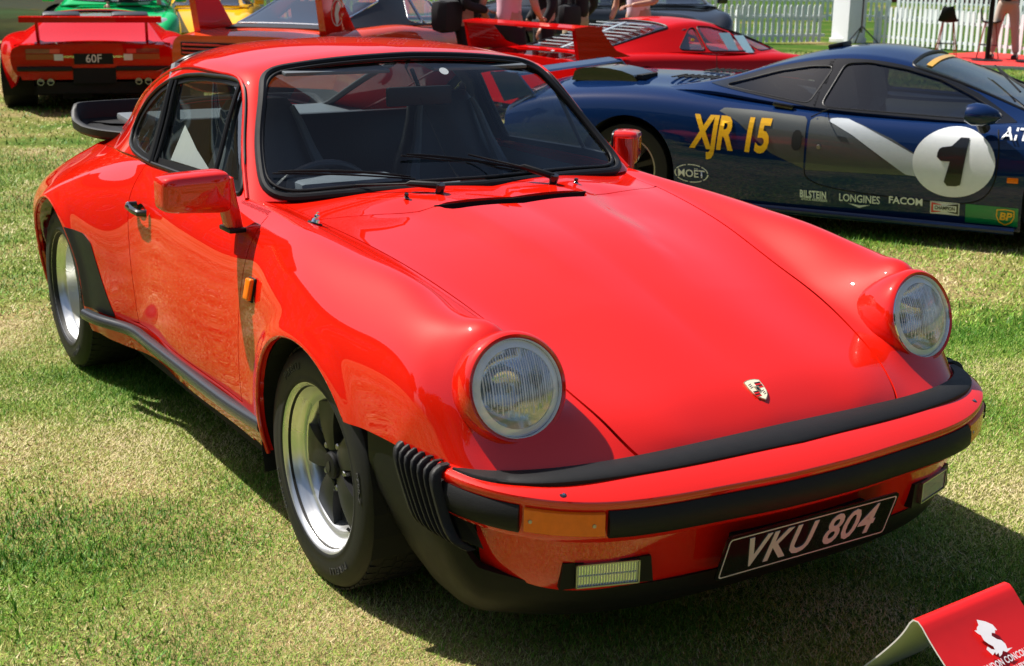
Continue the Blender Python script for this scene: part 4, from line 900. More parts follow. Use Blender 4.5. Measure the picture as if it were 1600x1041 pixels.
# ---- wheels
M['tyre_letter'] = mat('raised_rubber', (.035, .035, .036), .6)
def wheel(y0, x0, s, w_t, w_r, rt, offset):
    wl = empty('wheel', (x0, s*y0, rt), 0, car)
    # profile: axis along local z = outwards
    mt = Matrix(((1, 0, 0, 0), (0, 0, s, 0), (0, 1, 0, 0), (0, 0, 0, 1)))
    hw = w_t/2; rr_ = .2035
    b = B(); prof = [(.213, -hw*.88), (.222, -hw*.97), (.245, -hw*1.00), (.275, -hw*.98), (.295, -hw*.93), (rt-.010, -hw*.86), (rt-.003, -hw*.72)]
    g = [-.62, -.5, -.22, -.12, .12, .22, .5, .62]
    for i, k in enumerate(g): prof.append((rt-(.009 if i % 2 == 0 and False else 0), hw*k))
    prof2 = [(rt-.003, hw*.72), (rt-.010, hw*.86), (.297, hw*.93), (.283, hw*.975), (.281, hw*.985), (.262, hw*1.015), (.245, hw*1.02), (.232, hw*1.005), (.230, hw*1.015), (.222, hw*.99), (.213, hw*.90), (.207, hw*.80)]
    b.lathe(prof+prof2, 96, mt); tyre = b.build('tyre', M['tyre_wall'], wl, angle=60)
    # tread blocks cut as raised ribs
    tb = B()
    for row, (a, c_) in enumerate(((-.80, -.52), (-.46, -.16), (-.10, .10), (.16, .46), (.52, .80))):
        for k in range(60):
            th = 2*math.pi*k/60+(row % 2)*.05; dth = 2*math.pi/60*.40
            sh2 = .02 if row != 2 else 0
            V = []
            for (t_, r_) in ((th-dth, rt-.004), (th+dth, rt-.004), (th+dth, rt+.001), (th-dth, rt+.001)):
                for z_ in (a, c_): V.append(mt @ Vector((r_*math.cos(t_+sh2*(z_ > a)), r_*math.sin(t_+sh2*(z_ > a)), hw*z_)))
            tb.add(V, [(0, 1, 3, 2), (4, 6, 7, 5), (2, 3, 5, 4), (0, 6, 7, 1)[::-1], (0, 2, 4, 6), (1, 7, 5, 3)])
    t_o = tb.build('tread', M['tyre'], tyre, False); t_o['kind'] = 'stuff'
    # sidewall lettering
    for tx, a0, sz in (('P700-Z', -8, .017), ('PIRELLI', 60, .024), ('PIRELLI', 240, .024), ('205/55 VR16', 150, .014)):
        V, F = text_mesh(tx, sz, .0005, 0, 1.25, .0007, 1.2); TV = []
        for v in V:
            a = R(a0)+v.x/.255; r_ = .262+v.y; TV.append(mt @ Vector((r_*math.cos(-a), r_*math.sin(-a), hw*1.015+.0012+v.z)))
        mk('tyre_lettering', TV, F, M['tyre_letter'], tyre, False)
    rm = empty('wheel_rim', (0, 0, 0), 0, wl)
    ro = w_r/2
    b = B(); b.lathe([(.205, ro-.028), (.207, ro-.012), (.2135, ro-.004), (.2205, ro+.004), (.2225, ro+.009), (.2205, ro+.012), (.2165, ro+.010), (.211, ro+.001), (.2075, ro-.008), (.2005, ro-.016), (.197, ro-.024), (.1925, ro-.034), (.186, ro-.038), (.180, ro-.040-(offset-.045)*.5), (.172, ro-offset+.006), (.166, ro-offset), (.160, ro-offset-.010), (.158, ro-offset-.035)], 96, mt); b.build('rim_barrel', M['alloy'], rm)
    b = B(); b.lathe([(.159, ro-offset-.035), (.10, ro-offset-.05), (.02, ro-offset-.05)], 48, mt); b.build('brake_backing', M['dark'], rm)
    b = B(); b.lathe([(.140, ro-offset-.040), (.140, ro-offset-.046), (.06, ro-offset-.046)], 48, mt); b.build('brake_disc', M['dull_metal'], rm)
    # five petal spokes, each a curved wedge widening outwards
    zc = ro-offset
    b = B()
    for k in range(5):
        th = 2*math.pi*k/5+R(18+(14 if s < 0 else 0)); V = []; NR = 9
        for i in range(NR):
            t = i/(NR-1); r_ = .040+t*.124; wd = .022+.034*t**.85; zz = zc+.008+.006*math.sin(math.pi*t)-(.004*t)
            for w_, dz in ((-1, -.024), (-.95, -.001), (-.45, .001), (0, .0015), (.45, .001), (.95, -.001), (1, -.024)):
                V.append(mt @ Vector((r_*math.cos(th)-w_*wd*math.sin(th), r_*math.sin(th)+w_*wd*math.cos(th), zz+dz)))
        F = [(i*7+j, i*7+j+1, (i+1)*7+j+1, (i+1)*7+j) for i in range(NR-1) for j in range(6)]
        if s > 0: F = [f[::-1] for f in F]
        F.append(tuple((NR-1)*7+j for j in range(7))); mk('spoke', V, F, M['black_alloy'], rm, True, None, 40)
    b = B(); b.lathe([(.078, zc-.03), (.076, zc-.012), (.060, zc-.004), (.040, zc+.002), (.034, zc+.006)], 48, mt); b.build('hub', M['black_alloy'], rm)
    b = B(); b.lathe([(.036, zc), (.035, zc+.014), (.031, zc+.018), (.020, zc+.0195), (0, zc+.020)], 40, mt); cap = b.build('hub_cap', M['black_plastic'], rm)
    b = B(); b.prism([(x*.45, y*.45) for x, y in sh_], zc+.0195, zc+.022, mt @ Matrix.Rotation(R(160), 4, 'Z')); b.build('cap_emblem', M['black_alloy'], rm, False)
    for k in range(5):
        th = 2*math.pi*k/5+R(18+36+(14 if s < 0 else 0)); c_ = mt @ Vector((.060*math.cos(th), .060*math.sin(th), zc-.004)); ax = mt.to_3x3() @ Vector((0, 0, 1))
        b = B(); b.lathe([(.0, .012), (.007, .012), (.0095, .009), (.0095, -.01)], 6, frame(c_, ax)); b.build('wheel_nut', M['dull_metal'], rm, False)
    th = R(-52 if s < 0 else 200); p0 = mt @ Vector((.196*math.cos(th), .196*math.sin(th), ro-.040)); p1 = mt @ Vector((.168*math.cos(th), .168*math.sin(th), ro-.022))
    b = B(); b.tube([p0, p1], [.0045, .004], 8); b.build('valve', M['black_rubber'], rm)
    return wl
for s in (1, -1):
    wheel(.690, 0.0, s, .205, .176, .314, .042)
    wheel(.733, -2.272, s, .235, .200, .316, .105)
# wheel housings
for (x0, r0, y0, y1) in ((0, .352, .55, .800), (-2.255, .366, .58, .822)):
    for s in (1, -1):
        pr = [(x0+r0*math.cos(R(a)), .315+r0*math.sin(R(a))) for a in range(-20, 201, 10)]
        V = [(x, s*y0, z) for x, z in pr]+[(x, s*y1, z) for x, z in pr]; n = len(pr)
        F = [(i, i+1, n+i+1, n+i) for i in range(n-1)]+[tuple(range(n))]; mk('wheel_housing', V, F, M['dark'], car, False)
        # rolled red lip round the arch
# underfloor
b = B(); b.box((-1.15, 0, .20), (1.5, 1.45, .06)); b.box((.36, 0, .27), (.60, 1.0, .08)); b.box((-2.9, 0, .30), (.5, 1.1, .2)); b.box((-2.27, 0, .30), (.8, 1.0, .25)); b.box((0, 0, .30), (.8, .95, .2)); b.build('underfloor', M['dark'], car, False)

# ---- side trim: rubber-faced sill strips, stone guards, handle, repeater, aerial
for s in (1, -1):
    P = curve([(-.362, .790, .316), (-.60, .8015, .312), (-1.0, .8025, .310), (-1.40, .8025, .311), (-1.52, .806, .312), (-1.60, .826, .312), (-1.68, .856, .313), (-1.76, .876, .313), (-1.835, .886, .313)], 60)
    V = []; pf = [(-.012, .019), (.006, .019), (.014, .013), (.017, .004), (.017, -.006), (.012, -.016), (-.012, -.019)]
    for p in P:
        for dy, dz in pf: V.append((p[0], s*(p[1]+dy), p[2]+dz))
    F = [(i*7+j, i*7+j+1, (i+1)*7+j+1, (i+1)*7+j) for i in range(59) for j in range(6)]
    if s > 0: F = [f[::-1] for f in F]
    F += [tuple(range(7)), tuple(59*7+j for j in range(7))]
    st = mk('sill_strip', V, F, M['black_gloss'] if False else mat('strip_rubber', (.03, .032, .035), .22, coat=.4), car, True, 'glossy black strip along the sill', 50)
    gv, gf = clip(qv, qf, lambda V: inpoly(V[:, [0, 2]], [(-1.70, .33), (-1.93, .33), (-1.99, .46), (-2.06, .575), (-2.085, .60), (-1.87, .60), (-1.81, .575), (-1.745, .46), (-1.66, .335)]))
    gv, gf = clip(gv, gf, lambda V: arch_r(V)-.006); gv = offs(gv, gf, .0022); panel('stone_guard', gv, gf, mat('stone_guard_film', (.008, .009, .012), .36, spec=.3), car, .002, s)
    # door handle
    hnd = empty('door_handle', (0, 0, 0), 0, doors[0] if s > 0 else doors[1])
    b = B(); b.tube([(-1.508, s*.768, .752), (-1.512, s*.795, .752), (-1.49, s*.803, .750), (-1.43, s*.803, .746), (-1.395, s*.797, .743), (-1.385, s*.772, .742)], [.013, .013, .012, .011, .012, .013], 10); b.build('grip', M['black_gloss'], hnd)
    b = B(); b.lathe([(0, .006), (.009, .006), (.013, .0)], 20, frame((-1.512, s*.797, .752), (0, s, 0))); b.build('lock_button', M['chrome'], hnd)
    b = B(); b.lathe([(.030, .001), (.024, -.004), (.012, -.010), (0, -.012)], 30, Matrix.Translation((-1.452, s*.7705, .742)) @ frame((0, 0, 0), (0, s, .12)) @ Matrix.Diagonal((.75, 1.25, 1, 1))); b.build('handle_recess', M['dark'], hnd)
    # side repeater
    p = Vector((-.385, s*.806, .700)); mt = frame(p, (.05, s, .22), (0, 0, 1))
    b = B(); b.box((0, 0, 0), (.060, .034, .016), None, .006); V = [mt @ Vector(v) for v in b.V]; mk('side_repeater', V, b.F, M['amber'], car)
    b = B(); b.box((0, 0, -.007), (.066, .040, .006), None, .002); V = [mt @ Vector(v) for v in b.V]; mk('repeater_base', V, b.F, M['black_rubber'], car)
    # tow eye / jacking flap under the sill, mud flap behind the front wheel
    b = B(); V = [(-.352, s*.79, .30), (-.352, s*.64, .30), (-.385, s*.64, .19), (-.385, s*.775, .20)]; mk('mud_flap', V+[(x-.008, y, z) for x, y, z in V], [(0, 1, 2, 3), (4, 5, 6, 7), (0, 1, 5, 4), (1, 2, 6, 5), (2, 3, 7, 6), (3, 0, 4, 7)], M['black_rubber'], car, False)
b = B(); p, nn = on_body(-.355, -.622); b.lathe([(.021, 0), (.020, .004), (.0, .005)], 20, frame(p, nn)); b.build('aerial_base', M['black_rubber'], car)
b = B(); b.lathe([(.013, .004), (.012, .012), (.006, .016), (.0085, .018), (.0085, .023), (.004, .026), (.0055, .032), (.0, .034)], 20, frame(p, nn)); b.build('aerial', M['chrome'], car)
# ---- wipers and washer jets
for (y0, tip) in ((-.191, None), (.335, None)): pass
def wiper(pv, elbow, a, bb):
    w = empty('wiper', (0, 0, 0), 0, car)
    b = B(); b.lathe([(.0, .034), (.013, .034), (.015, .028), (.012, .004), (.018, .0)], 16, frame(pv, (.35, 0, 1))); b.build('wiper_pivot', M['black_gloss'], w)
    pv2 = Vector(pv)+Vector((.006, 0, .026)); e2 = Vector(elbow); b = B(); b.tube([pv2, pv2.lerp(e2, .35)+Vector((0, 0, .006)), pv2.lerp(e2, .40)+Vector((0, 0, .004)), e2], [.011, .009, .0035, .003], 8); b.build('wiper_arm', M['black_plastic'], w)
    a, bb = Vector(a), Vector(bb); b = B(); b.tube([a.lerp(bb, t)+Vector((.004, 0, .014*math.sin(math.pi*t)))*.6 for t in np.linspace(0, 1, 12)], [.002]+[.0042]*10+[.002], 6); b.build('wiper_bridge', M['black_plastic'], w)
    b = B(); b.tube([a.lerp(bb, t)-Vector((0.0, 0, .006-.004*math.sin(math.pi*t))) for t in np.linspace(-.04, 1.04, 12)], .0028, 6); b.build('wiper_blade', M['black_rubber'], w)
def scr_pt(x_, y_, off=.010):
    d = (GV[:, 1]-abs(y_))**2+(GV[:, 0]-x_)**2+np.where(GV[:, 4] > 3.2, 9, 0); i = int(np.argmin(d)); return (GV[i, 0]+off*.7, math.copysign(GV[i, 1], y_ if y_ else 1), GV[i, 2]+off*.8)
wiper((-.437, -.195, .902), scr_pt(-.60, -.385), scr_pt(-.72, -.585), scr_pt(-.56, -.22))
wiper((-.430, .195, .902), scr_pt(-.57, -.02), scr_pt(-.63, -.20), scr_pt(-.53, .18))
for y0 in (-.300, .288):
    b = B(); b.lathe([(0, .013), (.006, .012), (.007, .006), (.004, .004), (.0085, .0)], 14, frame((-.440, y0, .9015), (.2, 0, 1))); b.build('washer_jet', M['black_gloss'], car)
# ---- door mirrors
def mirror_obj(s):
    # built for the right-hand side with the pivot on the arm, then placed; the left one is folded back along the car
    mr = empty('door_mirror', (-.610, s*.765, .820) if s < 0 else (-.835, .765, .815), 0 if s < 0 else R(42), car)
    K = lambda v: Vector((v[0], s*v[1], v[2]))
    def sq(a, w, h, e_=.30): c, s_ = math.cos(a), math.sin(a); return (math.copysign(abs(c)**e_, c)*w, math.copysign(abs(s_)**e_, s_)*h)
    secs = [(-.050, .86, .84), (-.046, .985, .97), (-.02, 1.0, 1.0), (.012, .99, .985), (.028, .95, .93), (.036, .85, .82), (.038, .5, .5)]
    V = []; F = []
    for (d, kw, kh) in secs:
        for k in range(48):
            yy, zz = sq(2*math.pi*k/48, .096*kw, .056*kh); zz *= (1+.10*yy/.096*-1)
            V.append(K((d+.0-.10*(yy+.05), .100+yy, .112+zz)))
    flip = s < 0
    for i in range(len(secs)-1):
        for k in range(48): q_ = (i*48+k, i*48+(k+1) % 48, (i+1)*48+(k+1) % 48, (i+1)*48+k); F.append(q_ if not flip else q_[::-1])
    c_ = tuple(range(len(V)-48, len(V))); F.append(c_ if not flip else c_[::-1])
    mk('mirror_shell', V, F, M['red'], mr, True, None, 50)
    b = B(); b.tube([p for p in V[0:48]], .0075, 8, closed=True); b.build('mirror_edge', M['seal'], mr)
    mk('mirror_glass', [p for p in V[0:48]], [tuple(range(48))], M['chrome'], mr, False)
    P = curve([(-.004, .020, .150), (-.002, .012, .095), (.0, .002, .050), (.0, -.006, .004)], 12); V = []; F = []
    for i, p in enumerate(P):
        t = i/11; wx = .034-.002*t; wy = .027-.004*t
        for k in range(20): x_, y_ = sq(2*math.pi*k/20, wx, wy, .5); V.append(K((p[0]+x_, p[1]+y_, p[2])))
    for i in range(11):
        for k in range(20): q_ = (i*20+k, i*20+(k+1) % 20, (i+1)*20+(k+1) % 20, (i+1)*20+k); F.append(q_)
    F.append(tuple(range(20)))
    mk('mirror_arm', V, F, M['red'], mr, True, None, 60)
    b = B(); b.box((0, -s*.004, .004), (.088, .050, .014), None, .005); b.build('mirror_foot', M['seal'], mr)
for s in (1, -1): mirror_obj(s)

# ---- interior
it = empty('interior', (0, 0, 0), 0, car)
def seat(y0, x0):
    st = empty('front_seat', (0, 0, 0), 0, it)
    # backrest with built-in headrest: loft of rounded sections
    secs = [(x0+.00, .40, .26, .075), (x0-.03, .52, .26, .08), (x0-.07, .70, .245, .075), (x0-.105, .84, .215, .065), (x0-.125, .93, .165, .055), (x0-.14, 1.00, .140, .05), (x0-.15, 1.06, .130, .042), (x0-.155, 1.095, .105, .025)]
    V = []; F = []
    for (x, z, w, d) in secs:
        for k in range(24):
            a = 2*math.pi*k/24; c, s_ = math.cos(a), math.sin(a); V.append((x+math.copysign(abs(s_)**.6, s_)*d, y0+math.copysign(abs(c)**.5, c)*w, z))
    for i in range(len(secs)-1):
        for k in range(24): F.append((i*24+k, i*24+(k+1) % 24, (i+1)*24+(k+1) % 24, (i+1)*24+k))
    F.append(tuple(range(len(V)-24, len(V)))); mk('backrest', V, F, M['leather'], st, True, None, 60)
    b = B(); b.box((x0+.22, y0, .42), (.50, .50, .16), None, .05); b.build('seat_cushion', M['leather'], st)
    for sg in (-1, 1):
        b = B(); b.tube([(x0+.075, y0+sg*.215, .50), (x0+.045, y0+sg*.21, .66), (x0-.01, y0+sg*.19, .82), (x0-.05, y0+sg*.15, .93), (x0-.085, y0+sg*.125, 1.02), (x0-.105, y0+sg*.105, 1.07)], [.03, .03, .026, .017, .014, .01], 8); b.build('bolster', M['vinyl'], st)
seat(-.355, -1.28); seat(.355, -1.28)
b = B(); b.box((-1.98, 0, .80), (.16, 1.10, .34), Matrix.Rotation(R(-14), 3, 'Y'), .04); b.build('rear_backrest', M['leather'], it)
b = B(); b.box((-2.30, 0, .905), (.62, 1.02, .03), Matrix.Rotation(R(4), 3, 'Y'), .01); b.build('parcel_shelf', M['vinyl'], it)
for yy in (-.33, .33):
    b = B(); b.box((-2.22, yy, .928), (.16, .24, .012), Matrix.Rotation(R(4), 3, 'Y'), .005); b.build('speaker_grille', M['vinyl'], it)
b = B(); b.box((-1.3, 0, .29), (1.9, 1.42, .04)); b.build('floor_mat', M['carpet'], it)
P = []
xs_ = [(-.52, .868), (-.60, .890), (-.72, .885), (-.80, .862), (-.83, .80), (-.80, .62)]
V = [(x-.04*(abs(y)/.62)**2-.03*(abs(y) > .5), y, z-(.02 if abs(y) > .5 else 0)) for y in np.linspace(-.62, .62, 15) for x, z in xs_]; F = [(i*6+j, (i+1)*6+j, (i+1)*6+j+1, i*6+j+1) for i in range(14) for j in range(5)]
mk('dashboard', V, F, M['vinyl'], it, True, None, 60)
b = B(); b.box((-.76, -.345, .895), (.13, .34, .05), None, .02); b.build('instrument_hood', M['vinyl'], it)
sw_ = empty('steering_wheel', (0, 0, 0), 0, it); mt = frame((-.945, -.355, .775), (-.92, 0, .40), (0, 0, 1))
b = B(); b.tube([mt @ Vector((.185*math.cos(a), .185*math.sin(a), 0)) for a in np.linspace(0, 2*math.pi, 49)[:-1]], .0145, 10, closed=True); b.build('wheel_ring', M['leather'], sw_)
b = B(); b.tube([mt @ Vector((.0, -.18, 0)), mt @ Vector((0, 0, -.03)), mt @ Vector((0, .18, 0))], [.012, .04, .012], 8); b.tube([mt @ Vector((-.18, 0, 0)), mt @ Vector((0, 0, -.03))], [.012, .03], 8); b.build('wheel_spoke', M['vinyl'], sw_)
for s in (1, -1):
    V = []; pts_ = [(-.60, .655, .86), (-.60, .70, .60), (-.60, .70, .30)]
    b = B(); V = [(-.56, s*.62, .862), (-1.60, s*.655, .868), (-1.60, s*.70, .845), (-.56, s*.70, .845), (-.56, s*.66, .34), (-1.60, s*.66, .34)]
    mk('door_card', V, [(0, 1, 2, 3), (0, 1, 5, 4)], M['vinyl'], it, False)
    b = B(); b.tube([(-1.60, s*.63, .86), (-1.62, s*.59, 1.10), (-1.70, s*.54, 1.19)], .022, 8); b.build('pillar_trim', M['vinyl'], it)
    b = B(); b.tube([(-1.625, s*.565, 1.08), (-1.60, s*.60, .92), (-1.56, s*.585, .70), (-1.45, s*.55, .40)], [.004, .022, .018, .02], 6); b.build('seat_belt', M['carpet'], it)
    b = B(); b.box((-1.585, s*.60, .965), (.03, .035, .07), None, .01); b.build('belt_loop', M['black_plastic'], it)
b = B(); b.box((-.925, .0, 1.135), (.02, .235, .062), None, .01); rmr = b.build('rear_view_mirror', M['black_plastic'], it)
b = B(); b.tube([(-.93, 0, 1.165), (-.975, 0, 1.215)], .007, 8); b.build('mirror_stem', M['black_plastic'], it)
for s in (1, -1):
    b = B(); b.box((-1.04, s*.26, 1.222), (.14, .36, .012), Matrix.Rotation(R(8), 3, 'Y'), .004); b.build('sun_visor', M['vinyl'], it)
V = [(x, y, z) for x, z in ((-1.07, 1.232), (-1.4, 1.262), (-1.75, 1.242), (-2.08, 1.18)) for y in (-.50, -.25, 0, .25, .50)]; V = [(x, y, z-.05*abs(y)**1.5*2) for x, y, z in V]
mk('headlining', V, [(i*5+j, i*5+j+1, (i+1)*5+j+1, (i+1)*5+j) for i in range(3) for j in range(4)], M['vinyl'], it)
# round tax disc sticker on the screen
q = scr_pt(-.93, .09, -.012); b = B(); b.lathe([(0, 0), (.016, 0)], 24, frame(q, (.6, 0, .75))); b.build('screen_sticker', M['off_white'], car, False)
# white sheet in place of the bright reflection in the side window
q = Vector((-1.44, -.665, .905)); mk('pale_sheet', [q, q+Vector((.26, .0475, -.01)), q+Vector((.15, .0414, .05)), q+Vector((.05, .0396, .12))], [(0, 1, 2, 3)], M['white'], it, False)
# ================================================================= the other cars on the lawn
def lat(net_half):
    return net_half
def fn(P): 
    xs = [p[0] for p in P]; ys = [p[1] for p in P]
    o = np.argsort(xs); xs = np.array(xs, float)[o]; ys = np.array(ys, float)[o]
    return lambda x: float(np.interp(x, xs, ys)) if len(xs) < 3 else float(np.clip(nspline(xs, ys[:, None], [min(max(x, xs[0]), xs[-1])])[0][0], min(ys)-.05, max(ys)+.05))
def simple_wheel(parent, x, y, s, r, w, rim_r, style, rim_m, nspk=5, spoke_m=None):
    wl = empty('wheel', (x, s*y, r), 0, parent); mt = Matrix(((1, 0, 0, 0), (0, 0, s, 0), (0, 1, 0, 0), (0, 0, 0, 1))); h = w/2
    B().lathe([(rim_r*.95, -h), (r*.97, -h), (r, -h*.75), (r, h*.75), (r*.97, h*.95), (rim_r*1.12, h*1.0), (rim_r*1.02, h*.96), (rim_r*.98, h*.8)], 48, mt).build('tyre', M['tyre_wall'], wl, angle=60)
    B().lathe([(rim_r, h*.78), (rim_r*1.02, h*.92), (rim_r*.97, h*.93), (rim_r*.92, h*.7), (rim_r*.86, h*.1)], 48, mt).build('rim_barrel', rim_m, wl)
    B().lathe([(rim_r*.88, h*.0), (0, -h*.05)], 32, mt).build('brake_backing', M['dark'], wl)
    b = B()
    for k in range(nspk):
        a = 2*math.pi*k/nspk+.3; c, s_ = math.cos(a), math.sin(a); q = []
        wd0, wd1 = (rim_r*.16, rim_r*.22) if nspk <= 5 else (rim_r*.07, rim_r*.09)
        for (t, wd, z) in ((.12, wd0, .45), (.9, wd1, .35)):
            for sg in (-1, 1):
                for dz in (0, -.12): q.append(mt @ Vector((c*t*rim_r-sg*wd*s_, s_*t*rim_r+sg*wd*c, h*(z+dz))))
        b.add(q, [(0, 2, 6, 4), (1, 5, 7, 3), (0, 4, 5, 1), (2, 3, 7, 6), (4, 6, 7, 5)])
    b.lathe([(0, h*.55), (rim_r*.2, h*.5), (rim_r*.24, h*.3)], 20, mt); b.build('spoke', spoke_m or rim_m, wl, False)
def coach(name, label, loc, rz, sc, X, ZC, ZS, W, ZB, body_m, DX=None, DZ=None, DW=None, DB=None, DWB=None, roof_m=None, glass_m=None, side_win=(), front=None, rear=None,
          arches=(), wheels=(), rimstyle=5, rim_m=None, frame_m=None, loc_z=0, nu=70, sillw=.93, cabin=True, side_turn=.86):
    o = empty(name, (loc[0], loc[1], loc_z), R(rz), None, label, 'car'); o.scale = (sc, sc, sc)
    zc, zs, w, zb = fn(ZC), fn(ZS), fn(W), fn(ZB); net = []
    for x in X:
        C, S, Wd, Zb = zc(x), zs(x), w(x), zb(x); m_ = S-Zb
        net.append([(x, 0, C), (x, Wd*.35, C-.004), (x, Wd*.66, C*.55+S*.45-.004), (x, Wd*side_turn, S), (x, Wd*(side_turn+.09), S-m_*.08), (x, Wd*.99, S-m_*.25), (x, Wd, S-m_*.45), (x, Wd*.985, S-m_*.72), (x, Wd*sillw, Zb)])
    sf = Surf(net, np.linspace(0, len(X)-1, nu), np.linspace(0, 8, 40)); V, F = sf.mesh()
    for (ax, az, ar) in arches:
        V, F = clip(V, F, lambda V, ax=ax, az=az, ar=ar: np.where(V[:, 4] > 3.1, np.where(V[:, 2] > az, np.hypot(V[:, 0]-ax, V[:, 2]-az)-ar, np.abs(V[:, 0]-ax)-ar), 1.0))
    body = panel('body', V, F, body_m, o, .03, 0, None, lambda v: v[1] > .3)
    # ends
    for e_ in (0, -1):
        L = [tuple(p) for p in sf.G[0 if e_ == 0 else -1]]; L2 = [(x, -y, z) for x, y, z in L[::-1]]; pts = L+L2[:-1] if abs(L[0][1]) < 1e-6 else L+L2
        f_ = tuple(range(len(pts))); mk('nose_panel' if e_ == 0 else 'tail_panel', pts, [f_ if e_ else f_[::-1]], body_m, o, False)
    b = B(); xs0 = (min(X)+max(X))/2; b.box((xs0, 0, .22), ((max(X)-min(X))*.86, w(xs0)*1.5, .10)); b.build('underfloor', M['dark'], o, False)
    res = dict(o=o, sf=sf, V=V, F=F)
    if DX:
        dz, dw, db, dwb = fn(DZ), fn(DW), fn(DB), fn(DWB); dn = []
        for x in DX:
            Z, A, Bz, Wb = dz(x), dw(x), db(x), dwb(x); h_ = max(Z-Bz, .004)
            dn.append([(x, 0, Z), (x, A*.5, Z-h_*.03), (x, A*.85, Z-h_*.10), (x, A, Z-h_*.20), (x, A+(Wb-A)*.18, Z-h_*.34), (x, A+(Wb-A)*.55, Z-h_*.64), (x, Wb, Bz)])
        d = Surf(dn, np.linspace(0, len(DX)-1, 110), np.linspace(0, 6, 44)); V2, F2 = d.mesh(); res['dome'] = d
        fns = []
        if front: fns.append(('windscreen', lambda V: np.minimum(np.minimum(V[:, 0]-front[0]-front[2]*(V[:, 1]/.7)**2*-1, front[1]-front[3]*(V[:, 1]/.7)**2-V[:, 0]), 2.9-V[:, 4])))
        if rear: fns.append(('rear_window', lambda V: np.minimum(np.minimum(V[:, 0]-rear[0], rear[1]-V[:, 0]), (rear[2] if len(rear) > 2 else 2.8)-V[:, 4])))
        for P_ in side_win: fns.append(('side_window', lambda V, P_=P_: np.where(V[:, 4] > 2.9, inpoly(V[:, [0, 2]], P_), -1)))
        sv_, sF_ = V2, F2
        for nm, f_ in fns: sv_, sF_ = clip(sv_, sF_, lambda V, f_=f_: -f_(V))
        panel('roof', sv_, sF_, roof_m or body_m, o, .02, 0, None)
        for nm, f_ in fns:
            a_, b_ = clip(V2, F2, lambda V, f_=f_: f_(V)+.004); 
            if not len(a_): continue
            a_ = offs(a_, b_, -.006)
            if nm == 'side_window':
                for s in (1, -1):
                    q_, r_ = (a_, b_) if s > 0 else mirror(a_, b_); g_ = mk(nm, q_, r_, glass_m or M['glass_side'], o); seal_on(q_, r_, .006, frame_m or M['seal'], 'window_seal', o, .006)
            else:
                q_, r_ = mirror(a_, b_); n = len(a_); q_, r_ = merge(np.vstack([a_, q_]), list(b_)+[tuple(i+n for i in f) for f in r_]); mk(nm, q_, r_, glass_m or M['glass_side'], o); seal_on(q_, r_, .010, frame_m or M['seal'], nm+'_seal', o, .006)
        if cabin:
            x0, x1 = min(DX), max(DX); xc = (x0+x1)/2
            b = B(); b.box((xc, 0, db(xc)-.28), ((x1-x0)*.8, dwb(xc)*1.6, .5)); b.build('cabin_tub', M['dark'], o, False)
            for s in (1, -1):
                b = B(); b.box((xc-.1, s*.38, db(xc)+.02), (.16, .42, .42), Matrix.Rotation(R(-14), 3, 'Y'), .05); b.build('seat', M['leather'], o)
    for (x, y, r, wd, rr_) in wheels:
        for s in (1, -1): simple_wheel(o, x, y, s, r, wd, rr_, rimstyle, rim_m or M['alloy'], rimstyle, M['black_alloy'] if name == 'racing_coupe' else None)
    for (ax, az, ar) in arches:
        for s in (1, -1):
            y1 = w(ax)*.97; pr = [(ax+ar*1.02*math.cos(R(a)), az+ar*1.02*math.sin(R(a))) for a in range(-30, 211, 12)]; V_ = [(x, s*(y1-.33), z) for x, z in pr]+[(x, s*y1, z) for x, z in pr]; n = len(pr)
            mk('wheel_housing', V_, [(i, i+1, n+i+1, n+i) for i in range(n-1)]+[tuple(range(n))], M['dark'], o, False)
    return res
def decal(parent, sf, V, F, m, name, s=-1, off=.003, lift=None):
    """lay flat artwork (x, z in the car's side view) onto the side of the body"""
    from mathutils.bvhtree import BVHTree
    if not hasattr(sf, 'bvh'):
        Vm, Fm = sf.mesh(); sf.bvh = BVHTree.FromPolygons([tuple(v[:3]) for v in Vm], Fm)
    out = []; last = .93
    for v in V:
        h = sf.bvh.ray_cast(Vector((v[0], 3, v[1])), Vector((0, -1, 0)))
        if h[0] is not None and h[0].y > .5: last = h[0].y
        out.append((v[0], s*(last+off), v[1]))
    return mk(name, out, F, m, parent, True)
def tess(poly, step=.025):
    """cut a polygon in (x, z) into a fine mesh so that it can follow a curved side"""
    P = np.array(poly); x0, z0 = P.min(0); x1, z1 = P.max(0); nx, nz = int((x1-x0)/step)+2, int((z1-z0)/step)+2
    xs, zs = np.linspace(x0, x1, nx), np.linspace(z0, z1, nz); V = np.array([(x, z, 0, 0, 0) for x in xs for z in zs]); F = [(i*nz+j, (i+1)*nz+j, (i+1)*nz+j+1, i*nz+j+1) for i in range(nx-1) for j in range(nz-1)]
    V, F = clip(V, F, lambda V: inpoly(V[:, :2], P)); return V[:, :2], F
def tess_text(txt, size, x, z, s=-1, **k):
    V, F = text_mesh(txt, size, **k); V = np.array([(x+v.x, z+v.y, 0, 0, 0) for v in V]); st = .03
    if size < .15: return V[:, :2], F
    outV, outF = [], []; z0, z1 = V[:, 1].min(), V[:, 1].max(); n = int((z1-z0)/st)+1
    for q in range(n):      # slice the letters into low bands so that they can follow the curve of the side
        a, c = z0+(z1-z0)*q/n, z0+(z1-z0)*(q+1)/n; P_, G_ = clip(V, F, lambda W: W[:, 1]-a+1e-9)
        if len(P_): P_, G_ = clip(P_, G_, lambda W: c-W[:, 1]+1e-9)
        if len(P_): m = len(outV); outV += [tuple(p[:2]) for p in P_]; outF += [tuple(i+m for i in f) for f in G_]
    return outV, outF

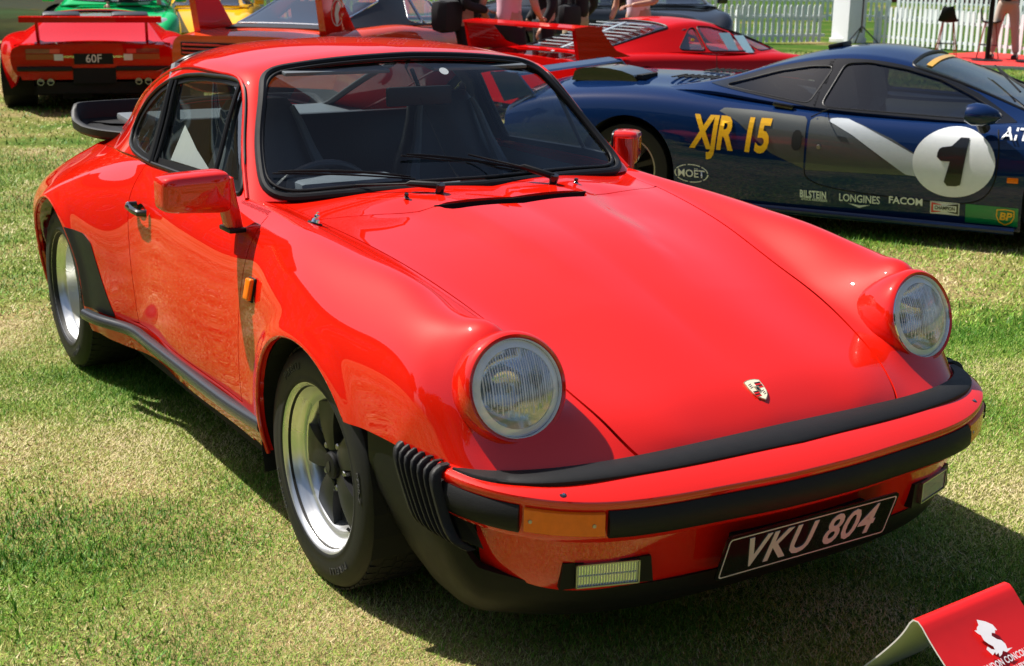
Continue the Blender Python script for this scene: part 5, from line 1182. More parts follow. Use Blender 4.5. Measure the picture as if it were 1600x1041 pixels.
# ---- blue racing coupe on the right
M['red2'].node_tree.nodes['Principled BSDF'].inputs['Coat Weight'].default_value = .6
M['navy'] = paint('metallic_navy', (.004, .017, .070), .40, coat_ior=1.46)
M['silver'] = paint('metallic_pewter', (.085, .090, .085), .34, metal=.4, coat_ior=1.4)
M['white_dec'] = mat('white_vinyl', (.70, .72, .74), .3, coat=.4); M['grey_dec'] = mat('pale_grey_paint', (.42, .45, .48), .3, coat=.6); M['yellow_dec'] = mat('yellow_vinyl', (.80, .42, .01), .3, coat=.6); M['black_dec'] = mat('black_vinyl', (.01, .01, .01), .3, coat=.6)
M['green_dec'] = mat('green_vinyl', (.0, .20, .07), .3, coat=.6); M['red_dec'] = mat('red_vinyl', (.65, .02, .02), .3, coat=.6)
loc = (-3.85+.95*-.5, 3.05+.95*.866)
X = [3.72, 3.60, 3.35, 3.0, 2.7, 2.35, 2.1, 1.8, 1.45, 1.1, .75, .45, .2, 0, -.2, -.45, -.7, -.88, -.96]
XJ = coach('racing_coupe', 'dark blue racing coupe with a white number 1 roundel on its door', loc, 30, 1.0, X,
  [(3.75, .40), (3.6, .47), (3.2, .58), (2.7, .68), (2.3, .72), (1.8, .72), (1.0, .74), (.5, .80), (0, .835), (-.4, .835), (-.8, .79), (-.97, .74)],
  [(3.75, .38), (3.6, .47), (3.3, .60), (2.9, .70), (2.6, .715), (2.2, .70), (1.8, .70), (1.3, .715), (.9, .735), (.5, .762), (.15, .785), (-.2, .782), (-.55, .755), (-.85, .69), (-.97, .64)],
  [(3.75, .60), (3.6, .78), (3.3, .89), (2.8, .94), (2.2, .93), (1.2, .945), (.4, .955), (-.4, .94), (-.8, .90), (-.97, .86)],
  [(3.75, .20), (2.5, .13), (.5, .12), (-.97, .28)], M['navy'],
  DX=[2.45, 2.32, 2.1, 1.85, 1.6, 1.37, 1.13, .93, .68, .49, .30, .12, .02],
  DZ=[(2.45, .70), (2.2, .81), (2.0, .90), (1.78, .985), (1.575, 1.045), (1.37, 1.075), (1.13, 1.068), (.93, 1.03), (.68, .955), (.49, .885), (.2, .82), (.0, .79)],
  DW=[(2.45, .60), (2.1, .56), (1.8, .55), (1.4, .55), (1.0, .56), (.6, .60), (.2, .66), (0, .70)], DB=[(2.45, .685), (2.0, .705), (1.6, .715), (1.2, .735), (.8, .765), (.45, .80), (0, .775)],
  DWB=[(2.45, .72), (2.1, .78), (1.6, .82), (1.0, .83), (.5, .80), (.0, .74)],
  side_win=[[(1.15, .75), (2.0, .725), (2.17, .735), (1.98, .83), (1.78, .915), (1.58, .965), (1.36, .995), (1.22, .985)], [(.52, .835), (1.07, .762), (1.15, .965), (1.02, .96), (.83, .925), (.66, .875)]],
  glass_m=M['glass_dark'], front=(1.60, 2.40, 0, .12), rear=None,
  arches=[(-.04, .31, .325), (2.68, .31, .335)], wheels=[(-.06, .745, .290, .30, .198), (2.68, .76, .285, .24, .20)], rim_m=mat('cream_rim', (.52, .50, .42), .3, metal=.5), rimstyle=9)
xo, xs_ = XJ['o'], XJ['sf']
def xd(V, F, m, name, off=.003): return decal(xo, xs_, V, F, m, name, -1, off)
for P_, m_, nm, of in (
  ([(.505, .718), (.80, .71), (1.098, .69), (1.105, .46), (1.105, .392), (.90, .470), (.68, .640)], M['silver'], 'silver_livery_panel', .002),
  ([(1.118, .685), (1.16, .697), (1.40, .672), (1.60, .60), (1.76, .515), (1.80, .40), (1.118, .385)], M['silver'], 'silver_livery_panel', .002),
  ([(1.162, .697), (1.332, .692), (1.44, .655), (1.60, .585), (1.78, .50), (1.80, .395), (1.70, .402), (1.60, .465), (1.376, .605), (1.26, .66)], M['grey_dec'], 'white_livery_stripe', .004),
  ([(1.958+.226*math.cos(a), .490+.196*math.sin(a)) for a in np.linspace(0, 2*math.pi, 48)[:-1]], M['white_dec'], 'number_roundel', .006),
  ([(1.865, .534), (1.865, .495), (1.940, .497), (1.912, .357), (2.008, .360), (2.030, .632), (1.978, .632), (1.944, .583), (1.872, .570)], M['black_dec'], 'race_number', .010),
  ([(2.045, .262), (2.33, .262), (2.33, .152), (2.045, .152)], M['green_dec'], 'green_panel', .003),
  ([(1.108, .70), (1.116, .70), (1.118, .385), (1.110, .385)], M['dark'], 'door_seam', .005),
  ([(1.85, .262), (2.012, .262), (2.012, .188), (1.85, .188)], M['white_dec'], 'sponsor_sticker', .004),
  ([(1.856, .256), (1.93, .243), (1.93, .207), (1.856, .194)], M['red_dec'], 'sticker_flag', .006),
  ([(2.006, .256), (1.93, .243), (1.93, .207), (2.006, .194)], M['black_dec'], 'sticker_flag', .006),
  ([(1.868, .243), (1.996, .243), (1.996, .207), (1.868, .207)], M['white_dec'], 'sticker_band', .008)):
    V, F = tess(P_); xd(V, F, m_, nm, of)
for txt, sz, x, z, m_, kw, of in (
  ('XJR', .275, .530, .556, M['yellow_dec'], dict(bold=.009, shear=.12, sx=.62, space=.95), .006), ('15', .275, .800, .556, M['yellow_dec'], dict(bold=.009, shear=.12, sx=.66, space=.95), .006),
  ('MOËT', .066, .405, .303, M['white_dec'], dict(bold=.0008, sx=1.0), .011),
  ('BILSTEIN', .062, 1.172, .238, M['white_dec'], dict(bold=.002, sx=.62, space=1.08), .010), ('SHOCK ABSORBERS', .022, 1.178, .207, M['white_dec'], dict(sx=.8, bold=.0004), .005),
  ('LONGINES', .064, 1.446, .236, M['white_dec'], dict(sx=.78, bold=.001), .010), ('FACOM', .058, 1.712, .247, M['white_dec'], dict(sx=.98, bold=.0015), .010),
  ('CHAMPION', .030, 1.932, .225, M['black_dec'], dict(sx=.72, bold=.0008), .010),
  ('AITKEN', .088, 2.195, .664, M['white_dec'], dict(sx=1.05, bold=.001, space=1.05, align='LEFT'), .016),
  ('BP', .062, 2.262, .207, M['yellow_dec'], dict(bold=.002, shear=.15), .008)):
    V, F = tess_text(txt, sz, x, z, **kw); xd(V, F, m_, 'side_lettering', of)
# ring round MOET, shield round BP, wings under LONGINES, fuel cap, door intake, handle
rg = [(.405+.112*math.cos(a), .305+.058*math.sin(a)) for a in np.linspace(0, 2*math.pi, 57)[:-1]]; ri = [(.405+.105*math.cos(a), .305+.053*math.sin(a)) for a in np.linspace(0, 2*math.pi, 57)[:-1]]
n = 56; xd(rg+ri, [(i, (i+1) % n, n+(i+1) % n, n+i) for i in range(n) if i % 8 != 0], M['white_dec'], 'oval_ring', .005)
shp = [(-.048, .040), (0, .046), (.048, .040), (.050, .0), (.034, -.034), (0, -.052), (-.034, -.034), (-.050, 0)]
xd([(2.262+x, .207+z) for x, z in shp]+[(2.262+x*.87, .207+z*.86) for x, z in shp], [(i, (i+1) % 8, 8+(i+1) % 8, 8+i) for i in range(8)], M['yellow_dec'], 'shield_outline', .006)
xd([(1.38, .205), (1.445, .198), (1.51, .205), (1.445, .190), (1.445, .182)], [(0, 1, 4), (1, 2, 4)], M['white_dec'], 'winged_emblem', .006)
V, F = tess([(1.010+.030*math.cos(a)*(1 if abs(math.cos(a)) > .5 else 1), .545+.062*math.copysign(abs(math.sin(a))**.6, math.sin(a))) for a in np.linspace(0, 2*math.pi, 24)[:-1]], .02); xd([(x+.045, z+.01) for x, z in V], F, M['dark'], 'latch_recess', .008)
b = B(); b.lathe([(0, .006), (.012, .006), (.014, .0)], 20, frame((1.19, -.948, .525), (0, -1, 0))); b.build('fuel_catch', M['dull_metal'], xo)
b = B(); b.box((2.285, -.935, .417), (.06, .014, .030), None, .004); b.build('side_marker', M['amber'], xo)
b = B(); b.box((.93, -.845, .742), (.13, .03, .028), Matrix.Rotation(R(7), 3, 'Y'), .012); b.build('door_handle', M['black_gloss'], xo)
# lower door seam, mirror, roof aerial pod, wiper, yellow sun strip, rear wing, sill skirt, dark glass border
b = B()
def side_y(x, z):
    h = xs_.bvh.ray_cast(Vector((x, 3, z)), Vector((0, -1, 0))); return h[0].y if h[0] is not None and h[0].y > .5 else .93
def seam(pts, nm='door_seam'):
    Q = curve([(x, z, 0) for x, z in pts], 60); b = B(); b.tube([(x, -(side_y(x, z)+.001), z) for x, z, _ in Q], .0035, 5); b.build(nm, M['dark'], xo)
seam([(1.113, .40), (1.115, .36), (1.15, .325), (1.28, .290), (1.55, .268), (1.84, .258), (2.02, .262), (2.13, .300), (2.185, .39), (2.195, .50), (2.19, .60), (2.17, .68)])
seam([(1.23, .745), (1.16, .715), (1.113, .69)])
b = B(); secs = [(-.02, .04), (.02, .075), (.07, .078), (.13, .06), (.17, .02)]; b.lathe([(0, -.02), (.055, -.01), (.074, .03), (.07, .09), (.045, .15), (0, .18)], 24, Matrix.Translation((2.02, -.97, .775)) @ Matrix.Diagonal((1, 1.0, .85, 1)) @ frame((0, 0, 0), (1, 0, -.1))); b.build('door_mirror', M['navy'], xo)
b = B(); b.tube([(2.09, -.96, .73), (2.10, -.90, .69)], [.030, .035], 10); b.build('mirror_arm', M['black_plastic'], xo)
b = B(); b.box((1.02, 0, 1.062), (.10, .22, .03), Matrix.Rotation(R(-14), 3, 'Y'), .012); b.build('roof_pod', M['black_plastic'], xo)
dv_ = XJ['dome']; V2, F2 = dv_.mesh()
a_, b_ = clip(V2, F2, lambda V: np.minimum(np.minimum(V[:, 0]-1.665, 1.70-V[:, 0]), 2.0-V[:, 4])); a_ = offs(a_, b_, .002); q_, r_ = mirror(a_, b_); n = len(a_); mk('sun_strip', np.vstack([a_, q_]), list(b_)+[tuple(i+n for i in f) for f in r_], M['yellow_dec'], xo)
for P_ in ([(1.10, .735), (2.10, .70), (2.25, .712), (2.0, .850), (1.78, .945), (1.58, .995), (1.36, 1.02), (1.12, 1.008)], [(.40, .838), (1.13, .735), (1.16, 1.01), (.97, .992), (.78, .95), (.55, .875)]):
    a_, b_ = clip(V2, F2, lambda V: np.where(V[:, 4] > 2.85, inpoly(V[:, [0, 2]], P_), -1))
    for cut in ([(1.15, .75), (2.0, .725), (2.17, .735), (1.98, .83), (1.78, .915), (1.58, .965), (1.36, .995), (1.22, .985)], [(.52, .835), (1.07, .762), (1.15, .965), (1.02, .96), (.83, .925), (.66, .875)]):
        a_, b_ = clip(a_, b_, lambda V: -inpoly(V[:, [0, 2]], cut))
    a_ = offs(a_, b_, .003)
    for s in (1, -1): q_, r_ = (a_, b_) if s > 0 else mirror(a_, b_); mk('window_border', q_, r_, M['black_gloss'], xo)
b = B(); b.tube([(2.36, -.30, .785), (2.10, -.05, .90), (1.95, .20, .965)], [.01, .006, .004], 6); b.tube([(2.18, -.25, .845), (1.98, .15, .945)], .006, 6); b.build('wiper', M['black_plastic'], xo)
pr = [(-.98, .845), (-.88, .858), (-.78, .842), (-.76, .83), (-.88, .838), (-.98, .828)]
V = [(x-.10, y, z-.0) for y in (-.84, .84) for x, z in pr]; mk('rear_wing', V, [(i, (i+1) % 6, 6+(i+1) % 6, 6+i) for i in range(6)]+[tuple(range(6)), tuple(range(11, 5, -1))], M['navy'], xo, False)
for s in (1, -1):
    b = B(); b.prism([(-.97, .66), (-1.08, .85), (-.88, .85), (-.75, .72)], -.012, .012, Matrix(((1, 0, 0, 0), (0, 0, 1, s*.835), (0, 1, 0, 0), (0, 0, 0, 1)))); b.build('wing_support', M['navy'], xo, False)
    for k in range(2):
        b = B(); b.box((-.965, s*(.60+.0), .56-.09*k), (.02, .20, .055), None, .01); b.build('tail_lamp', M['red_dec'] if k else M['amber'], xo)
b = B(); b.prism([(-.60, .80), (-.58, .862), (-.52, .884), (-.44, .892), (-.34, .890), (-.24, .876), (-.16, .852), (-.12, .80)], -.17, .17, Matrix(((1, 0, 0, 0), (0, 0, 1, -.42), (0, 1, 0, 0), (0, 0, 0, 1)))); b.build('intake_scoop', M['black_gloss'], xo, True)
b = B(); b.box((-.13, -.42, .838), (.04, .26, .03)); b.build('scoop_mouth', M['dark'], xo, False)
for k in range(7):
    for s in (1, -1): b = B(); b.box((.32-.045*k, s*.30, .842), (.018, .26, .006)); b.build('deck_louvre', M['dark'], xo, False)
for s in (1, -1):
    b = B(); V = []; 
    for x in np.linspace(.42, 2.32, 14): V += [(x, s*.925, .150), (x, s*.945, .130), (x, s*.90, .105)]
    mk('side_skirt', V, [(i*3+j, (i+1)*3+j, (i+1)*3+j+1, i*3+j+1) for i in range(13) for j in (0, 1)], M['navy'], xo)

# ---- red winged supercar with louvred engine cover (behind the blue one)
X = [3.30, 3.15, 2.9, 2.6, 2.3, 1.9, 1.5, 1.0, .6, .3, 0, -.3, -.6, -.78, -.82]
F4 = coach('winged_supercar', 'red supercar with a tall rear wing and louvred engine cover behind the blue coupe', (-7.85, 5.45), 93, .93, X,
  [(3.35, .42), (3.0, .55), (2.45, .70), (2.0, .80), (1.0, .82), (0, .82), (-.5, .80), (-.82, .78)],
  [(3.35, .40), (3.0, .56), (2.5, .70), (2.1, .745), (1.5, .76), (.9, .78), (.3, .80), (-.3, .80), (-.82, .77)],
  [(3.35, .72), (3.0, .90), (2.5, .96), (1.5, .95), (.5, .97), (0, .985), (-.6, .975), (-.82, .96)], [(3.35, .16), (0, .15), (-.82, .28)], M['red2'],
  DX=[2.30, 2.15, 1.9, 1.6, 1.3, 1.1, .85, .6, .3, 0, -.25, -.40],
  DZ=[(2.30, .74), (2.0, .87), (1.6, 1.02), (1.3, 1.10), (1.05, 1.124), (.8, 1.11), (.6, 1.075), (.2, .97), (-.1, .89), (-.4, .815)],
  DW=[(2.3, .55), (1.6, .52), (1.0, .53), (.5, .54), (-.4, .60)], DB=[(2.3, .73), (1.5, .775), (.5, .81), (-.4, .80)], DWB=[(2.3, .70), (1.6, .80), (.9, .82), (.4, .76), (-.4, .70)],
  side_win=[[(.98, .815), (1.70, .795), (1.42, .985), (1.20, 1.035), (1.02, 1.045)], [(.62, .835), (.93, .82), (.975, 1.035), (.90, 1.02)], [(1.76, .795), (2.10, .80), (1.74, .95), (1.48, 1.0)]],
  front=(1.35, 2.25, 0, .12), rear=(-.33, .66, 2.95), glass_m=M['glass_side'], arches=[(0, .33, .37), (2.45, .32, .35)], wheels=[(0, .82, .33, .32, .22), (2.45, .83, .31, .24, .215)], rimstyle=5)
fo = F4['o']
for s in (1, -1):
    b = B(); b.prism([(-.80, .78), (-.86, 1.06), (-.56, 1.075), (-.48, .98), (-.36, .86), (-.18, .80)], -.028, .028, Matrix(((1, 0, 0, 0), (0, 0, 1, s*.93), (0, 1, 0, 0), (0, 0, 0, 1)))); b.build('wing_support', M['red2'], fo, False)
b = B(); b.prism([(-.87, 1.055), (-.87, 1.075), (-.70, 1.092), (-.55, 1.085), (-.52, 1.07), (-.70, 1.06)], -.96, .96, Matrix(((1, 0, 0, 0), (0, 0, 1, 0), (0, 1, 0, 0), (0, 0, 0, 1)))); b.build('rear_wing', M['red2'], fo, False)
dm = F4['dome']; M['louvre'] = mat('pale_louvre', (.45, .52, .55), .15, coat=1.0)
for k in range(9):
    x = .52-.095*k; z = fn([(2.30, .74), (1.05, 1.124), (.8, 1.11), (.6, 1.075), (.2, .97), (-.1, .89), (-.4, .815)])(x)
    for s in (1, -1):
        b = B(); b.box((x, s*.25, z+.004), (.055, .40, .010), Matrix.Rotation(R(2), 3, 'Y'), .004); b.build('engine_louvre', M['louvre'], fo)
b = B(); b.box((.05, 0, .93), (1.0, .05, .02), Matrix.Rotation(R(-16), 3, 'Y'), .006); b.build('louvre_spine', M['louvre'], fo)
for (x0, x1, z0, z1) in ((1.28, 1.42, .78, .98), (1.50, 1.62, .78, .95)):
    y0, y1 = -.80, -.66; mk('pale_sheet', [(x0, y0, z0), (x1, y0, z0), (x1-.03, y1, z1), (x0-.05, y1, z1)], [(0, 1, 2, 3)], mat('blue_white_paper', (.45, .68, .80), .6), fo, False)
b = B(); b.tube([(.95, -.93-.02, .79), (.955, -.965, .60), (.96, -.965, .30)], .004, 5); b.build('door_seam', M['dark'], fo)
b = B(); b.prism([(-.02, -.012), (.02, -.012), (.02, .012), (-.02, .012)], 0, .004, Matrix(((1, 0, 0, .75), (0, 0, -1, -.80), (0, 1, 0, .93), (0, 0, 0, 1)))); b.build('badge', M['yellow_dec'], fo, False)

# ---- orange-red winged muscle car with black roof
M['orange'] = paint('vermilion_paint', (.72, .060, .012), .45)
X = [4.0, 3.8, 3.4, 2.95, 2.4, 1.9, 1.4, .9, .5, .1, -.3, -.7, -1.1, -1.36, -1.42]
BD = coach('muscle_car', 'orange-red muscle car with black vinyl roof and tall tail fins', (-10.05, 3.68), 129, .95, X,
  [(4.0, .50), (3.4, .80), (2.9, .88), (2.0, .93), (1.0, .95), (0, .95), (-.6, .95), (-1.2, .94), (-1.42, .90)],
  [(4.0, .48), (3.4, .78), (2.9, .86), (2.0, .90), (1.0, .92), (.3, .96), (-.4, .955), (-1.0, .93), (-1.42, .89)],
  [(4.0, .60), (3.4, .88), (2.9, .96), (1.5, .965), (0, .975), (-1.0, .95), (-1.42, .92)], [(4.0, .30), (0, .22), (-1.0, .3), (-1.42, .42)], M['orange'],
  DX=[2.25, 2.05, 1.8, 1.5, 1.15, .8, .5, .2, -.1, -.45, -.75, -.95],
  DZ=[(2.25, .95), (1.9, 1.12), (1.5, 1.29), (1.2, 1.35), (.7, 1.36), (.4, 1.33), (0, 1.22), (-.5, 1.07), (-.95, .965)],
  DW=[(2.25, .66), (1.5, .58), (.8, .58), (.2, .58), (-.95, .52)], DB=[(2.25, .93), (1.0, .945), (0, .965), (-.95, .95)], DWB=[(2.25, .80), (1.2, .84), (.3, .82), (-.4, .70), (-.95, .58)],
  roof_m=mat('black_vinyl_roof', (.014, .014, .016), .42, bump=.3, bscale=300), side_win=[[(.92, .965), (1.62, .955), (1.62, 1.26), (1.25, 1.285), (1.02, 1.27)], [(.55, 1.0), (.88, .965), (.98, 1.265), (.85, 1.24)], [(1.66, .955), (1.95, .955), (1.70, 1.19), (1.66, 1.2)]],
  front=(1.55, 2.2, 0, .1), rear=(-.80, .24, 3.4), frame_m=M['chrome'], arches=[(0, .36, .37), (2.95, .36, .37)], wheels=[(0, .80, .35, .22, .19), (2.95, .80, .34, .2, .19)], rimstyle=5)
bo = BD['o']; b0_ = None
for s in (1, -1):
    P_ = [(-1.28, .90), (-1.42, 1.50), (-1.18, 1.52), (-.62, .93)]
    b = B(); b.prism(P_, -.035, .035, Matrix(((1, 0, 0, 0), (0, 0, 1, s*.70), (0, 1, 0, 0), (0, 0, 0, 1)))); fnn = b.build('tail_fin', M['red'], bo, False)
    V = []; rg_ = [(-1.02+.13*math.cos(a), 1.13+.13*math.sin(a)) for a in np.linspace(.4, 5.6, 30)]+[(-1.02+.12*math.cos(a), 1.13+.12*math.sin(a)) for a in np.linspace(.4, 5.6, 30)]
    V = [(x-.02, s*.70+s*.037*(1 if s < 0 else 1), z) for x, z in rg_]; mk('fin_roundel', V, [(i, i+1, 30+i+1, 30+i) for i in range(29)], M['off_white'], fnn, False)
    P2 = [(-1.03, 1.00), (-.98, 1.06), (-1.0, 1.12), (-.96, 1.17), (-1.0, 1.24), (-1.05, 1.20), (-1.08, 1.12), (-1.06, 1.05)]; mk('fin_emblem', [(x-.02, s*.7375, z) for x, z in P2], [tuple(range(8))], M['off_white'], fnn, False)
b = B(); b.prism([(-1.46, 1.49), (-1.46, 1.52), (-1.2, 1.55), (-1.12, 1.53), (-1.2, 1.50)], -.74, .74, Matrix(((1, 0, 0, 0), (0, 0, 1, 0), (0, 1, 0, 0), (0, 0, 0, 1)))); b.build('rear_wing', M['red'], bo, False)
for s in (1, -1):
    b = B(); b.box((-1.425, s*.50, .76), (.012, .62, .13), None, .004); tl = b.build('tail_lamp_panel', M['dark'], bo, False)
    for k in range(3): b = B(); b.box((-1.435, s*.50, .72+.04*k), (.012, .58, .018), None, .004); b.build('tail_lamp', M['red_dec'], tl)

# ---- low red mid-engined car on the left, seen from behind
X = [3.35, 3.2, 2.9, 2.5, 2.1, 1.6, 1.1, .6, .25, 0, -.25, -.5, -.72, -.84, -.87]
PT = coach('wedge_supercar', 'low red wedge supercar seen from behind, rear wing on struts, plate 60F', (-11.95, 1.92), 163, .955, X,
  [(3.4, .45), (2.9, .60), (2.3, .72), (1.5, .80), (.6, .82), (0, .80), (-.5, .765), (-.87, .735)],
  [(3.4, .42), (2.9, .60), (2.3, .70), (1.5, .74), (.8, .78), (.2, .80), (-.3, .775), (-.87, .715)],
  [(3.4, .70), (2.9, .88), (2.4, .93), (1.5, .88), (.7, .90), (.2, 1.0), (0, 1.02), (-.3, .985), (-.6, .90), (-.87, .84)], [(3.4, .18), (0, .18), (-.5, .26), (-.87, .40)], M['red2'],
  DX=[2.15, 2.0, 1.75, 1.45, 1.15, .85, .55, .25, -.05, -.35, -.62, -.8],
  DZ=[(2.15, .74), (1.8, .86), (1.45, .98), (1.15, 1.02), (.85, 1.015), (.5, .97), (.1, .89), (-.35, .80), (-.8, .73)],
  DW=[(2.15, .58), (1.3, .52), (.6, .56), (-.3, .66), (-.8, .74)], DB=[(2.15, .72), (1.0, .77), (.2, .79), (-.8, .715)], DWB=[(2.15, .72), (1.3, .78), (.5, .80), (-.8, .80)],
  side_win=[[(.95, .80), (1.75, .775), (1.42, .98), (1.1, 1.03)]], front=(1.35, 2.08, 0, .1), rear=(.28, .80, 2.3), arches=[(0, .34, .37), (2.5, .33, .35)], wheels=[(0, .84, .335, .34, .20), (2.5, .80, .31, .22, .20)], rimstyle=5)
po = PT['o']; flip_y = Matrix(((0, 0, -1, 0), (-1, 0, 0, 0), (0, 1, 0, 0), (0, 0, 0, 1)))   # local x -> to the right seen from behind, local z -> out of the tail
def tailm(z0, d=.0): return Matrix(((0, 0, -1, -.872-d), (-1, 0, 0, 0), (0, 1, 0, z0), (0, 0, 0, 1)))
b = B(); b.prism([(-.74, -.20), (-.80, .10), (-.74, .16), (.74, .16), (.80, .10), (.74, -.20)], 0, .01, tailm(.56)); b.build('tail_fascia', M['red2'], po, False)
for s in (1, -1):
    for (x0, x1, y0, y1, m_) in ((.40, .68, .02, .075, mat('dark_amber_lens', (.28, .07, .01), .3)), (.34, .44, .085, .13, M['red_dec']), (.44, .68, .085, .13, mat('dark_red_lens', (.20, .01, .02), .2, coat=1)), (.31, .40, .01, .075, M['off_white'])):
        b = B(); b.prism([(s*x0, y0-.05), (s*x1, y0-.05), (s*x1, y1-.05), (s*x0, y1-.05)][::s], .012, .022, tailm(.60)); b.build('tail_lamp', m_, po, False)
    b = B(); b.box((-.905, s*.50, .475), (.06, .56, .05), None, .02); b.build('rear_bumper', M['black_rubber'], po)
    b = B(); b.prism([(-.72, .75), (-.80, .955), (-.72, .955), (-.60, .75)], -.015, .015, Matrix(((1, 0, 0, 0), (0, 0, 1, s*.56), (0, 1, 0, 0), (0, 0, 0, 1)))); b.build('wing_support', M['red2'], po, False)
    for k in range(2): b = B(); b.lathe([(.035, 0), (.035, .14), (.028, .14), (.028, .02), (0, .02)], 20, frame((-.80, s*(.45+.10*k), .34), (-1, 0, 0))); b.build('exhaust_pipe', M['dull_metal'], po)
b = B(); b.prism([(-.98, .955), (-.98, 1.01), (-.78, 1.015), (-.58, .99), (-.58, .975), (-.78, .965)], -.72, .72, Matrix(((1, 0, 0, 0), (0, 0, 1, 0), (0, 1, 0, 0), (0, 0, 0, 1)))); b.build('rear_wing', M['red2'], po, False)
b = B(); b.prism([(-.20, -.055), (.20, -.055), (.20, .055), (-.20, .055)], .012, .022, tailm(.575)); pl2 = b.build('number_plate', M['black_plastic'], po, False)
V, F = text_mesh('60F', .12, .001, 0, .95); mk('plate_lettering', [tailm(.575) @ Vector((v.x, v.y, .024)) for v in V], F, M['off_white'], pl2, False)
for s, t_ in ((-1, 'detomaso'), (1, 'Pantera')):
    V, F = text_mesh(t_, .045, 0, .1, 1.0); mk('tail_script', [tailm(.60) @ Vector((v.x+s*.245, v.y, .014)) for v in V], F, M['chrome'], po, False)
b = B(); b.box((-.86, 0, .40), (.06, .44, .16)); b.build('rear_grille', M['dark'], po, False)
b = B(); b.box((-.70, 0, .27), (.3, 1.2, .12)); b.box((-.6, .2, .20), (.3, .3, .1)); b.build('gearbox', M['dark'], po, False)

# ---- cars further back
def far_car(name, label, loc, rz, m, rear_engine=True, h=1.28, sc=1.0, gl=None):
    X = [3.25, 3.1, 2.8, 2.45, 2.0, 1.5, 1.0, .5, .1, -.3, -.6, -.85, -.95]
    r = coach(name, label, loc, rz, sc, X, [(3.25, .50), (3.0, .64), (2.5, .78), (2.0, .88), (1.0, .9), (0, .9), (-.6, .8), (-.95, .6)],
      [(3.25, .5), (3.0, .70), (2.5, .82), (2.0, .86), (1.0, .88), (0, .88), (-.5, .80), (-.95, .6)], [(3.25, .66), (3.0, .82), (2.5, .89), (1.5, .88), (0, .92), (-.6, .88), (-.95, .72)], [(3.25, .2), (0, .18), (-.95, .3)], m,
      DX=[2.15, 1.95, 1.7, 1.45, 1.1, .75, .4, 0, -.4, -.65], DZ=[(2.15, .90), (1.8, 1.08*h/1.28), (1.45, h*.97), (1.1, h), (.7, h*.985), (.2, h*.88), (-.3, h*.75), (-.65, .84)], DW=[(2.15, .62), (1.3, .53), (.3, .52), (-.65, .45)],
      DB=[(2.15, .88), (0, .89), (-.65, .83)], DWB=[(2.15, .74), (1.2, .76), (0, .70), (-.65, .56)], side_win=[[(.5, .93), (1.75, .92), (1.42, h*.9), (1.1, h*.94), (.8, h*.93)]], front=(1.50, 2.10, 0, .1), rear=(-.45, .35), glass_m=gl,
      arches=[(0, .34, .36), (2.45, .34, .36)], wheels=[(0, .78, .335, .26, .22), (2.45, .78, .325, .22, .22)], nu=50)
    o = r['o']
    for s in (1, -1):
        b = B(); b.box((1.62, s*.93, .97), (.12, .17, .11), None, .03); b.build('door_mirror', m, o)
    return r
def round_lamps(o, x=3.02, y=.66, z=.66, r=.10):
    for s in (1, -1):
        b = B(); b.lathe([(0, .03), (r*.7, .02), (r, 0), (r*1.05, -.03)], 28, frame((x-.03, s*y, z), (.85, s*.25, .5))); b.build('headlight', M['off_white'] if False else M['louvre'], o)
g_ = far_car('green_sports_car', 'bright green sports car with oval headlights facing the camera', (-18.86, 4.15), -17, paint('kelly_green', (.005, .42, .12), .4), h=1.30)
round_lamps(g_['o'])
b = B(); b.box((3.22, 0, .40), (.06, 1.3, .16), None, .03); b.build('front_grille', M['dark'], g_['o'])
y_ = far_car('yellow_sports_car', 'yellow sports car with a dark windscreen in front of the grey fence', (-20.2, 6.2), -24, paint('signal_yellow', (.80, .42, .01), .4), h=1.12, sc=.9)
far_car('grey_sports_car', 'dark grey sports car behind the people, its screen carrying a round sticker', (-15.6, 9.3), 60, paint('charcoal_paint', (.03, .035, .045), .35), h=1.22)
k_ = far_car('black_sports_car', 'black sports car with a lettered sun strip and black mirrors near the picket fence', (-16.6, 12.9), -28, paint('black_paint', (.010, .012, .016), .35), h=1.18)
# beige estate at the far left edge
far_car('beige_saloon', 'beige old saloon at the far left edge behind the wedge supercar', (-22.3, 1.2), 98, paint('beige_paint', (.42, .34, .24), .5), h=1.45, sc=1.08)
# ================================================================= people (heads above the picture)
def skin_body(name, joints, edges, rad, m, parent, sub=1, root=0):
    me = bpy.data.meshes.new(name); me.from_pydata(joints, edges, []); o = bpy.data.objects.new(name, me); col.objects.link(o)
    md = o.modifiers.new('skin', 'SKIN'); md.use_smooth_shade = True
    for i, v in enumerate(me.skin_vertices[0].data): r = rad[i]; v.radius = r if isinstance(r, tuple) else (r, r); v.use_root = (i == root)
    o.modifiers.new('sub', 'SUBSURF').levels = sub; o.modifiers['sub'].render_levels = sub
    dg = bpy.context.evaluated_depsgraph_get(); m2 = bpy.data.meshes.new_from_object(o.evaluated_get(dg)); bpy.data.objects.remove(o); m2.materials.clear(); m2.materials.append(m)
    m2.polygons.foreach_set('use_smooth', [True]*len(m2.polygons)); r = link_mesh(name, m2, parent); return r
M['skin'] = mat('skin', (.50, .27, .19), .5, var=.08); M['hair'] = mat('brown_hair', (.06, .035, .02), .6)
